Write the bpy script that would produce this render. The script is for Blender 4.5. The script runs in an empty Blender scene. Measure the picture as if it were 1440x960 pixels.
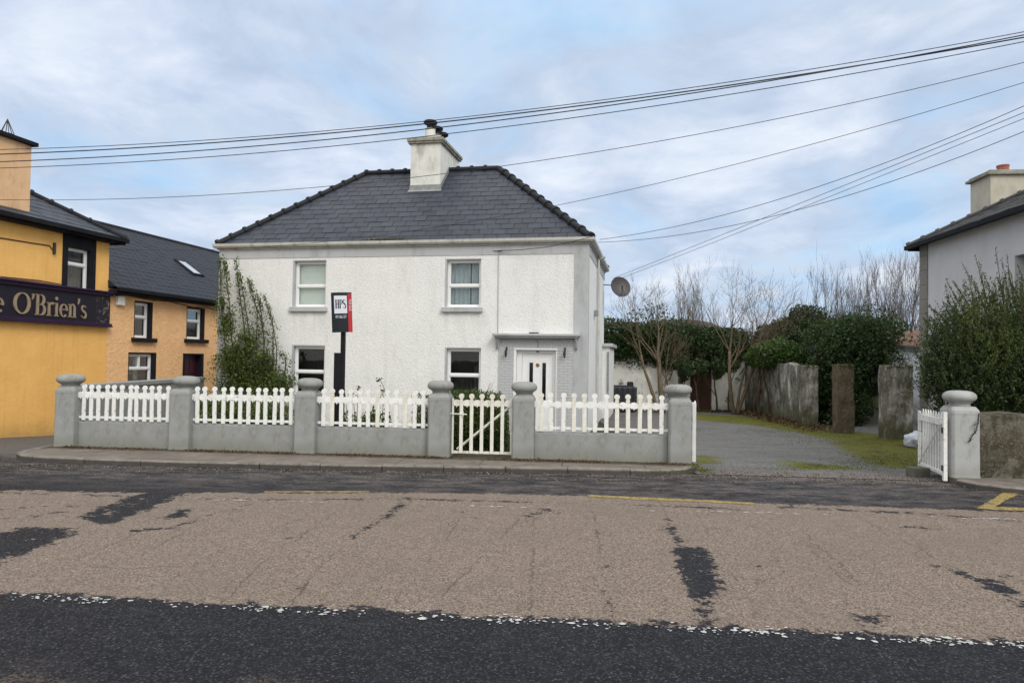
import bpy, bmesh, math, random
import numpy as np
from mathutils import Vector, Matrix
random.seed(7); rng = np.random.default_rng(7)
scene = bpy.context.scene; COL = scene.collection
PI = math.pi
# ------------------------------------------------------------------ camera
FPX = 1000.; PITCH = math.atan(.025); ROLL = .014
_R = Vector((1,0,0)); FW = Vector((0,math.cos(PITCH),math.sin(PITCH))); _U = Vector((0,-math.sin(PITCH),math.cos(PITCH)))
RT = _R*math.cos(ROLL)+_U*math.sin(ROLL); UP = _U*math.cos(ROLL)-_R*math.sin(ROLL)
EYE = Vector((0,0,1.6))
cam = bpy.data.cameras.new('camera'); co = bpy.data.objects.new('camera', cam); COL.objects.link(co)
m = Matrix((RT, UP, -FW)).transposed().to_4x4(); m.translation = EYE; co.matrix_world = m
cam.sensor_width = 36; cam.lens = 36*FPX/1440; cam.clip_end = 3000; cam.clip_start = .05
scene.camera = co
def ray(x, y): return FW+RT*((x-720)/FPX)-UP*((y-480)/FPX)
def G(x, y, z=0.):
    d = ray(x, y); return EYE+d*((z-EYE.z)/d.z)
def at(x, y, Y):
    d = ray(x, y); return EYE+d*(Y/d.y)
# ------------------------------------------------------------------ object helpers
def tag(o, label=None, cat=None, group=None, kind=None):
    if label: o['label'] = label
    if cat: o['category'] = cat
    if group: o['group'] = group
    if kind: o['kind'] = kind
    return o
def empty(name, loc=(0,0,0), rz=0., label=None, cat=None, group=None):
    o = bpy.data.objects.new(name, None); COL.objects.link(o); o.location = loc; o.rotation_euler = (0,0,rz); o.empty_display_size = .1
    return tag(o, label, cat, group)
def obj(name, me, mat, parent=None, loc=None, rz=None):
    o = bpy.data.objects.new(name, me); COL.objects.link(o)
    if mat is not None and not me.materials: me.materials.append(mat)
    if parent is not None: o.parent = parent
    if loc is not None: o.location = loc
    if rz is not None: o.rotation_euler = (0,0,rz)
    return o
def copy_tree(o, parent=None):
    c = o.copy(); COL.objects.link(c)
    if parent is not None: c.parent = parent
    for ch in list(o.children): copy_tree(ch, c)
    return c
class MB:
    def __init__(s): s.v = []; s.f = []; s.uv = None
    def add(s, vs, fs):
        b = len(s.v); s.v += [tuple(v) for v in vs]; s.f += [tuple(i+b for i in f) for f in fs]; return s
    def box(s, a, b, M=None):
        (x0,y0,z0),(x1,y1,z1) = a, b
        vs = [(x0,y0,z0),(x1,y0,z0),(x1,y1,z0),(x0,y1,z0),(x0,y0,z1),(x1,y0,z1),(x1,y1,z1),(x0,y1,z1)]
        if M is not None: vs = [M@Vector(v) for v in vs]
        return s.add(vs, [(0,3,2,1),(4,5,6,7),(0,1,5,4),(1,2,6,5),(2,3,7,6),(3,0,4,7)])
    def tube(s, pts, rad, n=6, cap=True):
        pts = [Vector(p) for p in pts]
        rads = rad if hasattr(rad, '__len__') else [rad]*len(pts)
        rings = []; prev = None
        for i, p in enumerate(pts):
            t = (pts[min(i+1,len(pts)-1)]-pts[max(i-1,0)]).normalized()
            if prev is None:
                a = Vector((0,0,1)) if abs(t.z) < .9 else Vector((1,0,0)); u = t.cross(a).normalized()
            else:
                u = (prev-t*prev.dot(t)).normalized()
            prev = u; w = t.cross(u)
            rings.append([p+(u*math.cos(2*PI*k/n)+w*math.sin(2*PI*k/n))*rads[i] for k in range(n)])
        b = len(s.v)
        for r in rings: s.v += [tuple(q) for q in r]
        for i in range(len(pts)-1):
            for k in range(n):
                s.f.append((b+i*n+k, b+i*n+(k+1)%n, b+(i+1)*n+(k+1)%n, b+(i+1)*n+k))
        if cap: s.f.append(tuple(b+k for k in range(n))[::-1]); s.f.append(tuple(b+(len(pts)-1)*n+k for k in range(n)))
        return s
    def lathe(s, prof, n=24, c=(0,0,0), sq=None):
        b = len(s.v)
        for r, z in prof:
            for k in range(n):
                a = 2*PI*k/n; s.v.append((c[0]+r*math.cos(a), c[1]+r*math.sin(a), c[2]+z))
        for i in range(len(prof)-1):
            for k in range(n): s.f.append((b+i*n+k, b+i*n+(k+1)%n, b+(i+1)*n+(k+1)%n, b+(i+1)*n+k))
        s.f.append(tuple(b+k for k in range(n))[::-1]); s.f.append(tuple(b+(len(prof)-1)*n+k for k in range(n)))
        return s
    def prism(s, poly, y0, y1):            # polygon in xz, extruded along y
        n = len(poly)
        vs = [(x,y0,z) for x,z in poly]+[(x,y1,z) for x,z in poly]
        return s.add(vs, [tuple(range(n)), tuple(range(2*n-1,n-1,-1))]+[(i, i+n, (i+1)%n+n, (i+1)%n) for i in range(n)])
    def flat(s, poly, z0, z1):             # polygon in xy, extruded along z
        n = len(poly)
        vs = [(x,y,z1) for x,y in poly]+[(x,y,z0) for x,y in poly]
        return s.add(vs, [tuple(range(n)), tuple(range(2*n-1,n-1,-1))]+[(i, i+n, (i+1)%n+n, (i+1)%n) for i in range(n)])
    def mesh(s, name='m', smooth=False, bevel=0., fix=True):
        me = bpy.data.meshes.new(name); me.from_pydata(s.v, [], s.f)
        bm = bmesh.new(); bm.from_mesh(me)
        if fix: bmesh.ops.recalc_face_normals(bm, faces=bm.faces)
        if bevel > 0:
            ed = [e for e in bm.edges if len(e.link_faces) == 2 and e.calc_face_angle(0) > .6]
            bmesh.ops.bevel(bm, geom=ed, offset=bevel, segments=2, profile=.5, affect='EDGES', clamp_overlap=True)
        bm.to_mesh(me); bm.free()
        if smooth:
            for p in me.polygons: p.use_smooth = True
        me.update(); return me
    def build(s, name, mat, parent=None, loc=None, rz=None, smooth=False, bevel=0.):
        return obj(name, s.mesh(name, smooth, bevel), mat, parent, loc, rz)
def angle_smooth(o, deg=35):
    me = o.data
    for p in me.polygons: p.use_smooth = True
    bm = bmesh.new(); bm.from_mesh(me)
    for e in bm.edges:
        if len(e.link_faces) != 2 or e.calc_face_angle(0) > math.radians(deg): e.smooth = False
    bm.to_mesh(me); bm.free(); return o
def roughen(o, amp, cut=3, scale=3., seed=0):
    me = o.data; bm = bmesh.new(); bm.from_mesh(me)
    bmesh.ops.subdivide_edges(bm, edges=bm.edges[:], cuts=cut, use_grid_fill=True)
    from mathutils import noise
    for v in bm.verts:
        d = noise.noise_vector(v.co*scale+Vector((seed,seed*2,0)))+noise.noise_vector(v.co*scale*3.1)*.4
        v.co += d*amp
    bm.to_mesh(me); bm.free(); return o
# ------------------------------------------------------------------ material helpers
class N:
    def __init__(s, name):
        s.m = bpy.data.materials.new(name); s.m.use_nodes = True; s.t = s.m.node_tree; s.t.nodes.clear()
        s.out = s.n('ShaderNodeOutputMaterial'); s.co = s.n('ShaderNodeTexCoord').outputs['Object']
    def n(s, typ, **kw):
        nd = s.t.nodes.new(typ)
        for k, v in kw.items(): setattr(nd, k, v)
        return nd
    def put(s, nd, key, v):
        if v is None: return
        if isinstance(v, bpy.types.NodeSocket): s.t.links.new(v, nd.inputs[key])
        else:
            if isinstance(v, tuple) and len(v) == 3 and nd.inputs[key].type == 'RGBA': v = (*v, 1)
            nd.inputs[key].default_value = v
    def math(s, op, a, b=None, c=None, clamp=False):
        nd = s.n('ShaderNodeMath', operation=op, use_clamp=clamp); s.put(nd,0,a); s.put(nd,1,b)
        if c is not None: s.put(nd,2,c)
        return nd.outputs[0]
    def noise(s, scale, detail=4, rough=.55, vec=None, dist=0., col=False):
        nd = s.n('ShaderNodeTexNoise'); s.put(nd,'Vector', vec or s.co); s.put(nd,'Scale',float(scale)); s.put(nd,'Detail',float(detail)); s.put(nd,'Roughness',rough); s.put(nd,'Distortion',dist)
        return nd.outputs['Color' if col else 'Fac']
    def vor(s, scale, feature='F1', out='Distance', vec=None, rnd=1.):
        nd = s.n('ShaderNodeTexVoronoi', feature=feature); s.put(nd,'Vector', vec or s.co); s.put(nd,'Scale',float(scale)); s.put(nd,'Randomness',rnd)
        return nd.outputs[out]
    def map(s, vec=None, scale=(1,1,1), loc=(0,0,0), rot=(0,0,0)):
        nd = s.n('ShaderNodeMapping'); s.put(nd,'Vector',vec or s.co); nd.inputs['Scale'].default_value = scale; nd.inputs['Location'].default_value = loc; nd.inputs['Rotation'].default_value = rot
        return nd.outputs[0]
    def ramp(s, f, *stops):
        nd = s.n('ShaderNodeValToRGB'); s.put(nd,0,f); e = nd.color_ramp.elements
        while len(e) < len(stops): e.new(.5)
        for k, (p, c) in enumerate(stops):
            e[k].position = p; e[k].color = (*c,1) if isinstance(c, tuple) else (c,c,c,1)
        return nd.outputs[0]
    def step(s, f, lo, hi):
        nd = s.n('ShaderNodeMapRange'); s.put(nd,0,f); s.put(nd,1,lo); s.put(nd,2,hi); s.put(nd,3,0.); s.put(nd,4,1.); nd.clamp = True
        return nd.outputs[0]
    def mix(s, f, a, b, mode='MIX'):
        nd = s.n('ShaderNodeMix', data_type='RGBA', blend_type=mode); s.put(nd,0,f); s.put(nd,6,a); s.put(nd,7,b)
        return nd.outputs[2]
    def attr(s, name):
        nd = s.n('ShaderNodeAttribute'); nd.attribute_name = name; return nd.outputs['Fac']
    def sep(s, vec=None):
        nd = s.n('ShaderNodeSeparateXYZ'); s.put(nd,0,vec or s.co); return nd.outputs
    def island(s): return s.n('ShaderNodeNewGeometry').outputs['Random Per Island']
    def bump(s, h, strength=.5, dist=.01, normal=None):
        nd = s.n('ShaderNodeBump'); s.put(nd,'Height',h); s.put(nd,'Strength',strength); s.put(nd,'Distance',dist)
        if normal is not None: s.put(nd,'Normal',normal)
        return nd.outputs[0]
    def bsdf(s, col, rough=.7, normal=None, **kw):
        nd = s.n('ShaderNodeBsdfPrincipled'); s.put(nd,'Base Color',col); s.put(nd,'Roughness',rough); s.put(nd,'Normal',normal)
        for k, v in kw.items(): s.put(nd, k.replace('_',' '), v)
        return nd.outputs[0]
    def done(s, sh): s.t.links.new(sh, s.out.inputs[0]); return s.m
def surf(name, c1, c2=None, scale=3., rough=.7, bump=.2, bscale=40., bdist=.004, spec=.5, fine=None, dirt=None, dirtscale=2., metal=0.):
    n = N(name); c2 = c2 or tuple(x*.8 for x in c1)
    col = n.mix(n.ramp(n.noise(scale, 6, .65), (.35,0.), (.65,1.)), c1, c2)
    if fine: col = n.mix(n.step(n.noise(bscale*1.3, 2), .35, .65), col, n.mix(fine, col, (0,0,0)))
    if dirt:
        st = n.noise(dirtscale, 6, .7, vec=n.map(scale=(1,1,.35)))
        col = n.mix(n.math('MULTIPLY', n.step(st, .52, .72), .75), col, dirt)
    nb = n.bump(n.noise(bscale, 4, .6), bump, bdist) if bump else None
    return n.done(n.bsdf(col, rough, nb, Specular_IOR_Level=spec, Metallic=metal))
M = {}
# pebble-dashed white wall
def dash(name, c, dk, dirt):
    n = N(name)
    base = n.mix(n.ramp(n.noise(1.3, 6, .6), (.3,0.), (.7,1.)), c, dk)
    sp = n.vor(26); col = n.mix(n.step(sp, .35, .8), base, n.mix(.12, base, (.25,.25,.22)))
    st = n.noise(1.6, 7, .72, vec=n.map(scale=(1.6,1.6,.35)))
    col = n.mix(n.math('MULTIPLY', n.step(st, .54, .8), .55), col, dirt)
    vs_ = n.noise(1.,7,.65,vec=n.map(scale=(4.5,4.5,.22)))
    col = n.mix(n.math('MULTIPLY', n.math('MULTIPLY', n.step(vs_, .53, .74), n.step(n.noise(.7,3,.5), .42,.62)), .22), col, (.40,.40,.36))
    s_ = n.sep(); z = s_[2]; x = s_[0]
    def near_(c, w): return n.step(n.math('ABSOLUTE', n.math('SUBTRACT', x, c)), w, w-.12)
    und = n.math('MULTIPLY', n.math('MAXIMUM', near_(2.77,.62), near_(7.17,.62)), n.math('MULTIPLY', n.step(z, 3.22, 3.17), n.step(z, 2.35, 3.15)))
    col = n.mix(n.math('MULTIPLY', n.math('MULTIPLY', und, n.step(n.noise(1.,6,.6,vec=n.map(scale=(11,11,.5))), .42,.62)), .28), col, (.36,.36,.32))
    low = n.math('MULTIPLY', n.step(n.math('ADD', z, n.math('MULTIPLY', n.noise(5,5), .9)), .95, .25), .5)
    col = n.mix(low, col, dirt)
    h = n.math('ADD', n.math('MULTIPLY', n.vor(30), -1.), n.math('MULTIPLY', n.noise(45,4,.7), .8))
    return n.done(n.bsdf(col, .85, n.bump(h, .55, .014), Specular_IOR_Level=.25))
M['dash'] = dash('white_roughcast', (.82,.82,.80), (.75,.75,.73), (.46,.46,.42))
M['trimgrey'] = surf('grey_masonry_paint', (.46,.47,.48), (.42,.43,.44), 2., .75, .3, 60, .004, .3, dirt=(.25,.26,.25))
M['upvc'] = surf('white_plastic_frame', (.82,.82,.82), (.78,.78,.77), 6., .3, 0)
M['gutter'] = surf('off_white_gutter', (.54,.535,.50), (.43,.425,.39), 2.5, .45, .1, 30, .003, dirt=(.22,.22,.18), dirtscale=5.)
def grey_pillar(name, c, c2, moss):
    n = N(name)
    col = n.mix(n.ramp(n.noise(3, 7, .7), (.35,0.), (.68,1.)), c, c2)
    col = n.mix(n.math('MULTIPLY', n.step(n.noise(6,6,.75,vec=n.map(scale=(1,1,.5), loc=(3,1,0))), .52,.66), .6), col, moss)
    z = n.sep()[2]
    low = n.math('MULTIPLY', n.step(n.math('ADD', z, n.math('MULTIPLY', n.noise(6,7,.75), .5)), .46, .18), .75)
    col = n.mix(low, col, moss)
    col = n.mix(n.math('MULTIPLY', n.step(n.noise(70,3,.6), .62,.72), .35), col, (.12,.12,.11))
    return n.done(n.bsdf(col, .85, n.bump(n.noise(60,5,.7), .5, .006), Specular_IOR_Level=.25))
M['pillar'] = grey_pillar('grey_painted_render', (.30,.305,.297), (.235,.24,.23), (.175,.175,.13))
M['pillar_light'] = grey_pillar('pale_grey_render', (.385,.39,.385), (.33,.335,.33), (.22,.225,.18))
def fence_paint():
    n = N('weathered_white_paint')
    col = n.mix(n.ramp(n.noise(5, 6, .6), (.35,0.), (.7,1.)), (.80,.80,.78), (.66,.66,.62))
    oi = n.n('ShaderNodeObjectInfo').outputs['Random']
    col = n.mix(n.math('MULTIPLY', n.step(n.math('ADD', n.noise(14,6,.75), n.math('MULTIPLY', oi, .08)), .60,.72), .8), col, (.36,.30,.2))
    return n.done(n.bsdf(col, .6, n.bump(n.noise(50,4), .25, .003), Specular_IOR_Level=.35))
M['picket'] = fence_paint()
M['oldpicket'] = surf('yellowed_white_paint', (.76,.75,.69), (.64,.61,.52), 9., .6, .3, 50, .004, dirt=(.30,.27,.15), dirtscale=7.)
def slate():
    n = N('dark_slate'); r = n.island()
    col = n.ramp(r, (0.,(.021,.026,.039)), (.5,(.028,.034,.049)), (1.,(.036,.043,.060)))
    col = n.mix(n.math('MULTIPLY', n.step(n.noise(1.2,6,.7), .45,.75), .35), col, (.075,.08,.085))
    return n.done(n.bsdf(col, .5, n.bump(n.noise(30,4), .15, .004), Specular_IOR_Level=.35))
M['slate'] = slate()
M['ridge'] = surf('dark_ridge_tile', (.016,.017,.02), (.026,.027,.031), 4., .75, .2, 30, spec=.25)
M['oldslate'] = surf('weathered_slate', (.045,.045,.05), (.085,.085,.08), 3., .7, .5, 14, .01, dirt=(.13,.12,.09), dirtscale=4.)
M['black'] = surf('black_paint', (.006,.006,.009), (.010,.010,.013), 4., .5, 0, spec=.2)
M['blackmat'] = surf('black_render_surround', (.007,.007,.010), (.014,.014,.018), 4., .75, .2, spec=.2)
M['lead'] = surf('grey_lead', (.30,.31,.31), (.20,.21,.21), 5., .6, .2)
M['chimney'] = surf('stained_cream_render', (.70,.70,.66), (.58,.58,.53), 3., .85, .4, 30, .008, .3, dirt=(.24,.24,.18), dirtscale=2.5)
M['concrete'] = surf('weathered_concrete', (.34,.33,.28), (.22,.21,.17), 4., .9, .5, 30, .01, .2, dirt=(.10,.10,.07), dirtscale=4.)
M['terracotta'] = surf('terracotta', (.36,.13,.08), (.25,.09,.06), 6., .8, .2)
def pubmat():
    n = N('yellow_painted_render'); col = n.mix(n.ramp(n.noise(1.2,8,.7),(.35,0.),(.68,1.)), (.90,.52,.16), (.80,.45,.13))
    st = n.noise(1.,7,.65,vec=n.map(scale=(5,5,.3))); col = n.mix(n.math('MULTIPLY', n.step(st,.52,.72), .4), col, (.50,.30,.10))
    z = n.sep()[2]; low = n.step(n.math('ADD', z, n.math('MULTIPLY', n.noise(3,7,.75), .9)), .35, -.15); col = n.mix(n.math('MULTIPLY',low,.55), col, (.30,.20,.08))
    sc_ = n.step(n.noise(9,8,.8), .62,.68); col = n.mix(n.math('MULTIPLY',sc_,.5), col, (.40,.25,.10))
    return n.done(n.bsdf(col, .8, n.bump(n.math('ADD', n.noise(14,5,.7), n.noise(3,4,.6)), .6, .02), Specular_IOR_Level=.25))
M['pub'] = pubmat()
def rough_orange():
    n = N('orange_roughcast')
    col = n.mix(n.ramp(n.noise(2, 6, .7), (.35,0.), (.7,1.)), (.94,.58,.30), (.85,.51,.25))
    h = n.noise(9, 6, .65, dist=1.)
    col = n.mix(n.math('MULTIPLY', n.step(h,.5,.3), .3), col, (.55,.32,.15))
    return n.done(n.bsdf(col, .85, n.bump(h, .9, .05), Specular_IOR_Level=.2))
M['orange'] = rough_orange()
M['purple'] = surf('purple_paint', (.030,.010,.045), (.022,.008,.034), 3., .5, .1, spec=.3)
def signmat():
    n = N('dark_signboard'); col = n.mix(n.noise(3,5,.6), (.007,.005,.014), (.013,.009,.019)); x = n.sep()[0]
    e = n.math('MULTIPLY', n.step(x, 8.35, 8.8), n.step(n.noise(7,7,.75), .55,.60)); col = n.mix(n.math('MULTIPLY', e, .8), col, (.26,.21,.16))
    return n.done(n.bsdf(col, .5, n.bump(n.noise(30,4), .15, .004), Specular_IOR_Level=.4))
M['signback'] = signmat()
M['letter'] = surf('dull_gold_lettering', (.34,.26,.17), (.26,.20,.13), 8., .5, .1)
M['maroon'] = surf('maroon_door_paint', (.05,.006,.014), (.035,.005,.01), 3., .45, .1)
M['greyhouse'] = surf('pale_grey_render', (.58,.58,.59), (.52,.52,.53), 1.4, .85, .4, 25, .008, .25, dirt=(.44,.44,.44), dirtscale=1.5)
M['quoin'] = surf('brownish_quoin_stone', (.24,.225,.20), (.19,.175,.15), 4., .9, .4, 30)
M['creamch'] = surf('cream_chimney_render', (.52,.49,.40), (.44,.41,.33), 3., .85, .3, 30, .006, dirt=(.3,.28,.22))
M['metalgrey'] = surf('dark_grey_metal', (.055,.05,.053), (.04,.038,.04), 5., .5, .1, dirt=(.13,.08,.06), dirtscale=9.)
M['iron'] = surf('rusty_iron', (.06,.035,.025), (.02,.018,.018), 30., .7, .2)
M['cable'] = surf('black_cable_sheath', (.02,.02,.022), (.03,.03,.033), 3., .6, 0)
M['wood_pole'] = surf('creosoted_timber', (.11,.08,.055), (.07,.05,.035), 5., .9, .4, 30)
M['signblack'] = surf('black_sign_vinyl', (.010,.014,.018), (.012,.016,.02), 3., .5, 0, spec=.25)
M['signred'] = surf('red_sign_vinyl', (.45,.02,.03), (.40,.02,.03), 3., .4, 0)
M['signwhite'] = surf('white_sign_vinyl', (.66,.68,.74), (.62,.64,.70), 3., .4, 0)
M['paper'] = surf('white_paper', (.6,.6,.6), (.5,.5,.5), 3., .8, 0)
M['bag'] = surf('white_plastic_bag', (.62,.66,.72), (.45,.5,.58), 9., .35, .6, 12, .03)
M['rubber'] = surf('old_tyre_rubber', (.02,.02,.02), (.035,.033,.03), 6., .8, .3)
M['blacktank'] = surf('black_ribbed_plastic', (.012,.014,.018), (.02,.022,.026), 4., .45, .1)
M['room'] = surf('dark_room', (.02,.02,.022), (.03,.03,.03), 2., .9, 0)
M['blind'] = surf('pale_green_blind', (.74,.79,.74), (.70,.75,.71), 3., .8, 0)
M['curtain'] = surf('sky_reflection_curtain', (.42,.49,.53), (.34,.40,.44), 6., .8, .1)  # blue-grey tone paints in the sky's reflection for the upper right window
M['rust_red'] = surf('rusty_red_door', (.10,.035,.022), (.05,.028,.02), 5., .9, .5, 20, .01, dirt=(.03,.035,.015), dirtscale=5.)
def glass():
    n = N('window_glass')
    fr = n.n('ShaderNodeFresnel'); fr.inputs[0].default_value = 1.5
    wob = n.bump(n.noise(2.2,2), .06, .02)
    gl = n.n('ShaderNodeBsdfGlossy'); gl.inputs['Roughness'].default_value = .02; n.t.links.new(wob, gl.inputs['Normal'])
    tr = n.n('ShaderNodeBsdfTransparent'); tr.inputs[0].default_value = (.96,.98,.97,1)
    mx = n.n('ShaderNodeMixShader'); n.t.links.new(n.math('MULTIPLY', fr.outputs[0], .55), mx.inputs[0])
    n.t.links.new(tr.outputs[0], mx.inputs[1]); n.t.links.new(gl.outputs[0], mx.inputs[2])
    return n.done(mx.outputs[0])
M['glass'] = glass()
def brickpaint():
    n = N('grey_painted_brick')
    def br(vec, s):
        nd = n.n('ShaderNodeTexBrick'); n.put(nd,'Vector',vec); n.put(nd,'Scale',1.); n.put(nd,'Brick Width',.22*s); n.put(nd,'Row Height',.075*s); n.put(nd,'Mortar Size',.006); n.put(nd,'Mortar Smooth',.3)
        return nd.outputs['Fac']
    s = n.sep(); cmb = n.n('ShaderNodeCombineXYZ'); n.put(cmb,0,s[0]); n.put(cmb,1,s[2])
    cm2 = n.n('ShaderNodeCombineXYZ'); n.put(cm2,0,n.math('ADD',s[2],.0)); n.put(cm2,1,s[0])
    fac = n.mix(n.math('GREATER_THAN', s[2], 2.245), br(cmb.outputs[0],1.), br(cm2.outputs[0],1.))
    col = n.mix(n.noise(4,5), (.50,.51,.52), (.45,.46,.47))
    col = n.mix(n.math('MULTIPLY',fac,.45), col, (.2,.21,.22))
    h = n.math('ADD', n.math('MULTIPLY',fac,-1.), n.math('MULTIPLY', n.noise(50,4), .25))
    return n.done(n.bsdf(col, .7, n.bump(h, .7, .008), Specular_IOR_Level=.3))
M['brick'] = brickpaint()
def leafmat(name, c1, c2, c3, transl=.25, rough=.5, patch=None, pscale=.8):
    n = N(name); r = n.island()
    col = n.ramp(r, (0.,c1), (.55,c2), (1.,c3))
    if patch: col = n.mix(n.math('MULTIPLY', n.step(n.noise(pscale,4,.6), .48,.62), .7), col, patch)
    b = n.bsdf(col, rough, None, Specular_IOR_Level=.35)
    t = n.n('ShaderNodeBsdfTranslucent'); n.put(t,0,n.mix(.5,col,(.10,.16,.02)))
    mx = n.n('ShaderNodeMixShader'); mx.inputs[0].default_value = transl
    n.t.links.new(b, mx.inputs[1]); n.t.links.new(t.outputs[0], mx.inputs[2])
    return n.done(mx.outputs[0])
M['ivy'] = leafmat('ivy_leaves', (.010,.024,.008), (.026,.052,.016), (.06,.10,.03), patch=(.05,.068,.02), pscale=.6)
M['ivylight'] = leafmat('pale_ivy_leaves', (.02,.045,.012), (.05,.095,.022), (.10,.16,.04), patch=(.09,.13,.03))
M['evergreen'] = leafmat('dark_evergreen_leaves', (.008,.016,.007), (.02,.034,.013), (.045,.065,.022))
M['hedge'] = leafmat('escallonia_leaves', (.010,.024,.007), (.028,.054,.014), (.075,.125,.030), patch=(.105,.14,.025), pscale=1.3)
M['boxhedge'] = leafmat('garden_shrub_leaves', (.028,.045,.010), (.065,.095,.020), (.12,.15,.035))
M['climber'] = leafmat('climber_leaves', (.028,.05,.012), (.085,.125,.026), (.20,.24,.06), patch=(.04,.06,.018), pscale=1.5)
M['grassblade'] = leafmat('grass_blades', (.08,.10,.015), (.12,.14,.025), (.17,.18,.04))
M['deadleaf'] = leafmat('dead_leaves', (.05,.028,.015), (.10,.055,.028), (.18,.11,.06), .1, .8)
def barkmat(name, c1, c2, moss):
    n = N(name); col = n.mix(n.ramp(n.noise(6,6,.7),(.35,0.),(.65,1.)), c1, c2)
    col = n.mix(n.math('MULTIPLY', n.step(n.noise(1.3,5,.7), .5,.7), .6), col, moss)
    return n.done(n.bsdf(col, .9, n.bump(n.noise(30,5), .4, .01), Specular_IOR_Level=.2))
M['bark'] = barkmat('bare_tree_bark', (.17,.13,.085), (.10,.075,.05), (.14,.13,.05))
M['barkgrey'] = barkmat('grey_twig_bark', (.14,.12,.115), (.09,.078,.075), (.11,.10,.07))
M['stem'] = barkmat('brown_stem_bark', (.09,.065,.04), (.06,.042,.03), (.06,.06,.03))
# ------------------------------------------------------------------ ground heights
def sstep(a, b, x):
    t = min(1., max(0., (x-a)/(b-a))); return t*t*(3-2*t)
def lin(a, b, x): return min(1., max(0., (x-a)/(b-a)))
def side_x(y): return -7.65-.13*(y-12.2)          # line of the boundary wall by the side street
def H(x, y):
    v = y+.1*x
    if v < 10.98: base = -.08
    else: base = -.08+.0*v
    right = -.08-.24*lin(11., 17.5, v)
    left = -.08-.064*max(0., min(y, 22.)-11.)
    w = sstep(-.35, .35, x-side_x(y)) if v > 10.98 else 1.
    return left*(1-w)+right*w
HB = -.35                                          # floor level of the houses
# ------------------------------------------------------------------ gridded sheets with signed distance attributes
def sd_poly(P, poly):
    poly = np.array(poly, float); n = len(poly); d = np.full(len(P), 1e9); inside = np.zeros(len(P), bool)
    for i in range(n):
        a = poly[i]; b = poly[(i+1)%n]; e = b-a; w = P-a
        t = np.clip((w@e)/max(e@e,1e-9), 0, 1)[:,None]; d = np.minimum(d, np.linalg.norm(w-e*t, axis=1))
        c = ((a[1] > P[:,1]) != (b[1] > P[:,1])) & (P[:,0] < (b[0]-a[0])*(P[:,1]-a[1])/(b[1]-a[1]+1e-12)+a[0])
        inside ^= c
    return np.where(inside, -d, d)
def sd_line(P, pts):
    d = np.full(len(P), 1e9)
    for a, b in zip(pts[:-1], pts[1:]):
        a = np.array(a[:2], float); b = np.array(b[:2], float); e = b-a; w = P-a
        t = np.clip((w@e)/max(e@e,1e-9), 0, 1)[:,None]; d = np.minimum(d, np.linalg.norm(w-e*t, axis=1))
    return d
def grid(name, xs, ys, zf, attrs=None, clip=None, shear=0.):
    nx, ny = len(xs), len(ys)
    X, Y = np.meshgrid(xs, ys); Y = Y-shear*X
    P = np.stack([X.ravel(), Y.ravel()], 1)
    Z = np.array([zf(x, y) for x, y in P]) if callable(zf) else np.full(len(P), zf)
    vs = np.column_stack([P, Z])
    ii = (np.arange(ny-1)[:,None]*nx+np.arange(nx-1)[None,:]).ravel()
    fs = np.stack([ii, ii+1, ii+nx+1, ii+nx], 1)
    if clip is not None:
        c = P[fs].mean(1); fs = fs[clip(c)]
    me = bpy.data.meshes.new(name); me.from_pydata(vs.tolist(), [], fs.tolist())
    for k, fn in (attrs or {}).items():
        a = me.attributes.new(k, 'FLOAT', 'POINT'); a.data.foreach_set('value', np.asarray(fn(P), dtype=np.float32))
    return me
g2 = lambda x, y, z=-.08: tuple(G(x, y, z)[:2])
near_edge = [(-40, 4.71+4.0), g2(0,831), g2(720,866), g2(1440,901), (40, 4.71-4.0)]
far_edge = [(40, 5.6), g2(1440,720), g2(1260,713), g2(1060,707), g2(830,697), g2(720,694), g2(480,692), g2(215,693), g2(0,689), (-40, 10.2)]
pink_poly = near_edge+far_edge
patches = [[(-60,790),(0,750),(30,742),(95,742),(98,752),(60,768),(0,788),(-60,815)],
           [(105,728),(185,697),(215,690),(255,690),(235,704),(195,722),(150,737)],
           [(215,690),(268,686),(262,697),(210,700)],
           [(948,768),(1000,770),(1008,800),(1012,826),(1000,842),(985,860),(978,838),(966,812),(950,790)],
           [(1362,812),(1400,815),(1438,835),(1420,838),(1392,828)],
           [(1212,866),(1248,868),(1252,882),(1230,880)],
           [(240,718),(268,716),(262,726),(236,728)]]
streaks = [([(0,692),(200,698),(300,702),(600,702),(900,710),(1080,716)], .02), ([(1100,713),(1300,722),(1430,732)], .035),
           ([(250,738),(300,722),(385,700)], .0), ([(495,756),(540,728),(575,700)], .03), ([(200,770),(270,735),(330,718)], -.03), ([(410,850),(445,800),(500,752)], -.05),
           ([(940,730),(962,790),(992,875)], .03), ([(1320,795),(1380,815),(1440,850)], .04), ([(1270,740),(1340,745)], .0), ([(745,725),(770,716),(790,722)], .03), ([(1385,806),(1440,812)], .01), ([(930,745),(955,742)], .0), ([(640,716),(672,730)], -.01), ([(1000,790),(1020,815)], .0), ([(1150,715),(1200,712)], -.02),
           ([(862,868),(850,800),(835,730)], -.04), ([(1180,780),(1130,760),(985,730)], -.075), ([(630,830),(700,760),(740,718)], -.07),
           ([(1052,840),(1060,805),(1090,780)], -.06), ([(0,716),(60,712),(110,711)], .0), ([(20,728),(80,720)], .02), ([(190,746),(240,742)], .03), ([(330,752),(400,757),(440,750)], -.02)]
def road_sd(P):
    d = sd_poly(P, pink_poly)
    for pl in patches: d = np.maximum(d, np.minimum(-sd_poly(P, [g2(*q) for q in pl]), .075))
    for pts, w in streaks: d = np.maximum(d, w-.012-sd_line(P, [g2(*q) for q in pts]))
    return d
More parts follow.
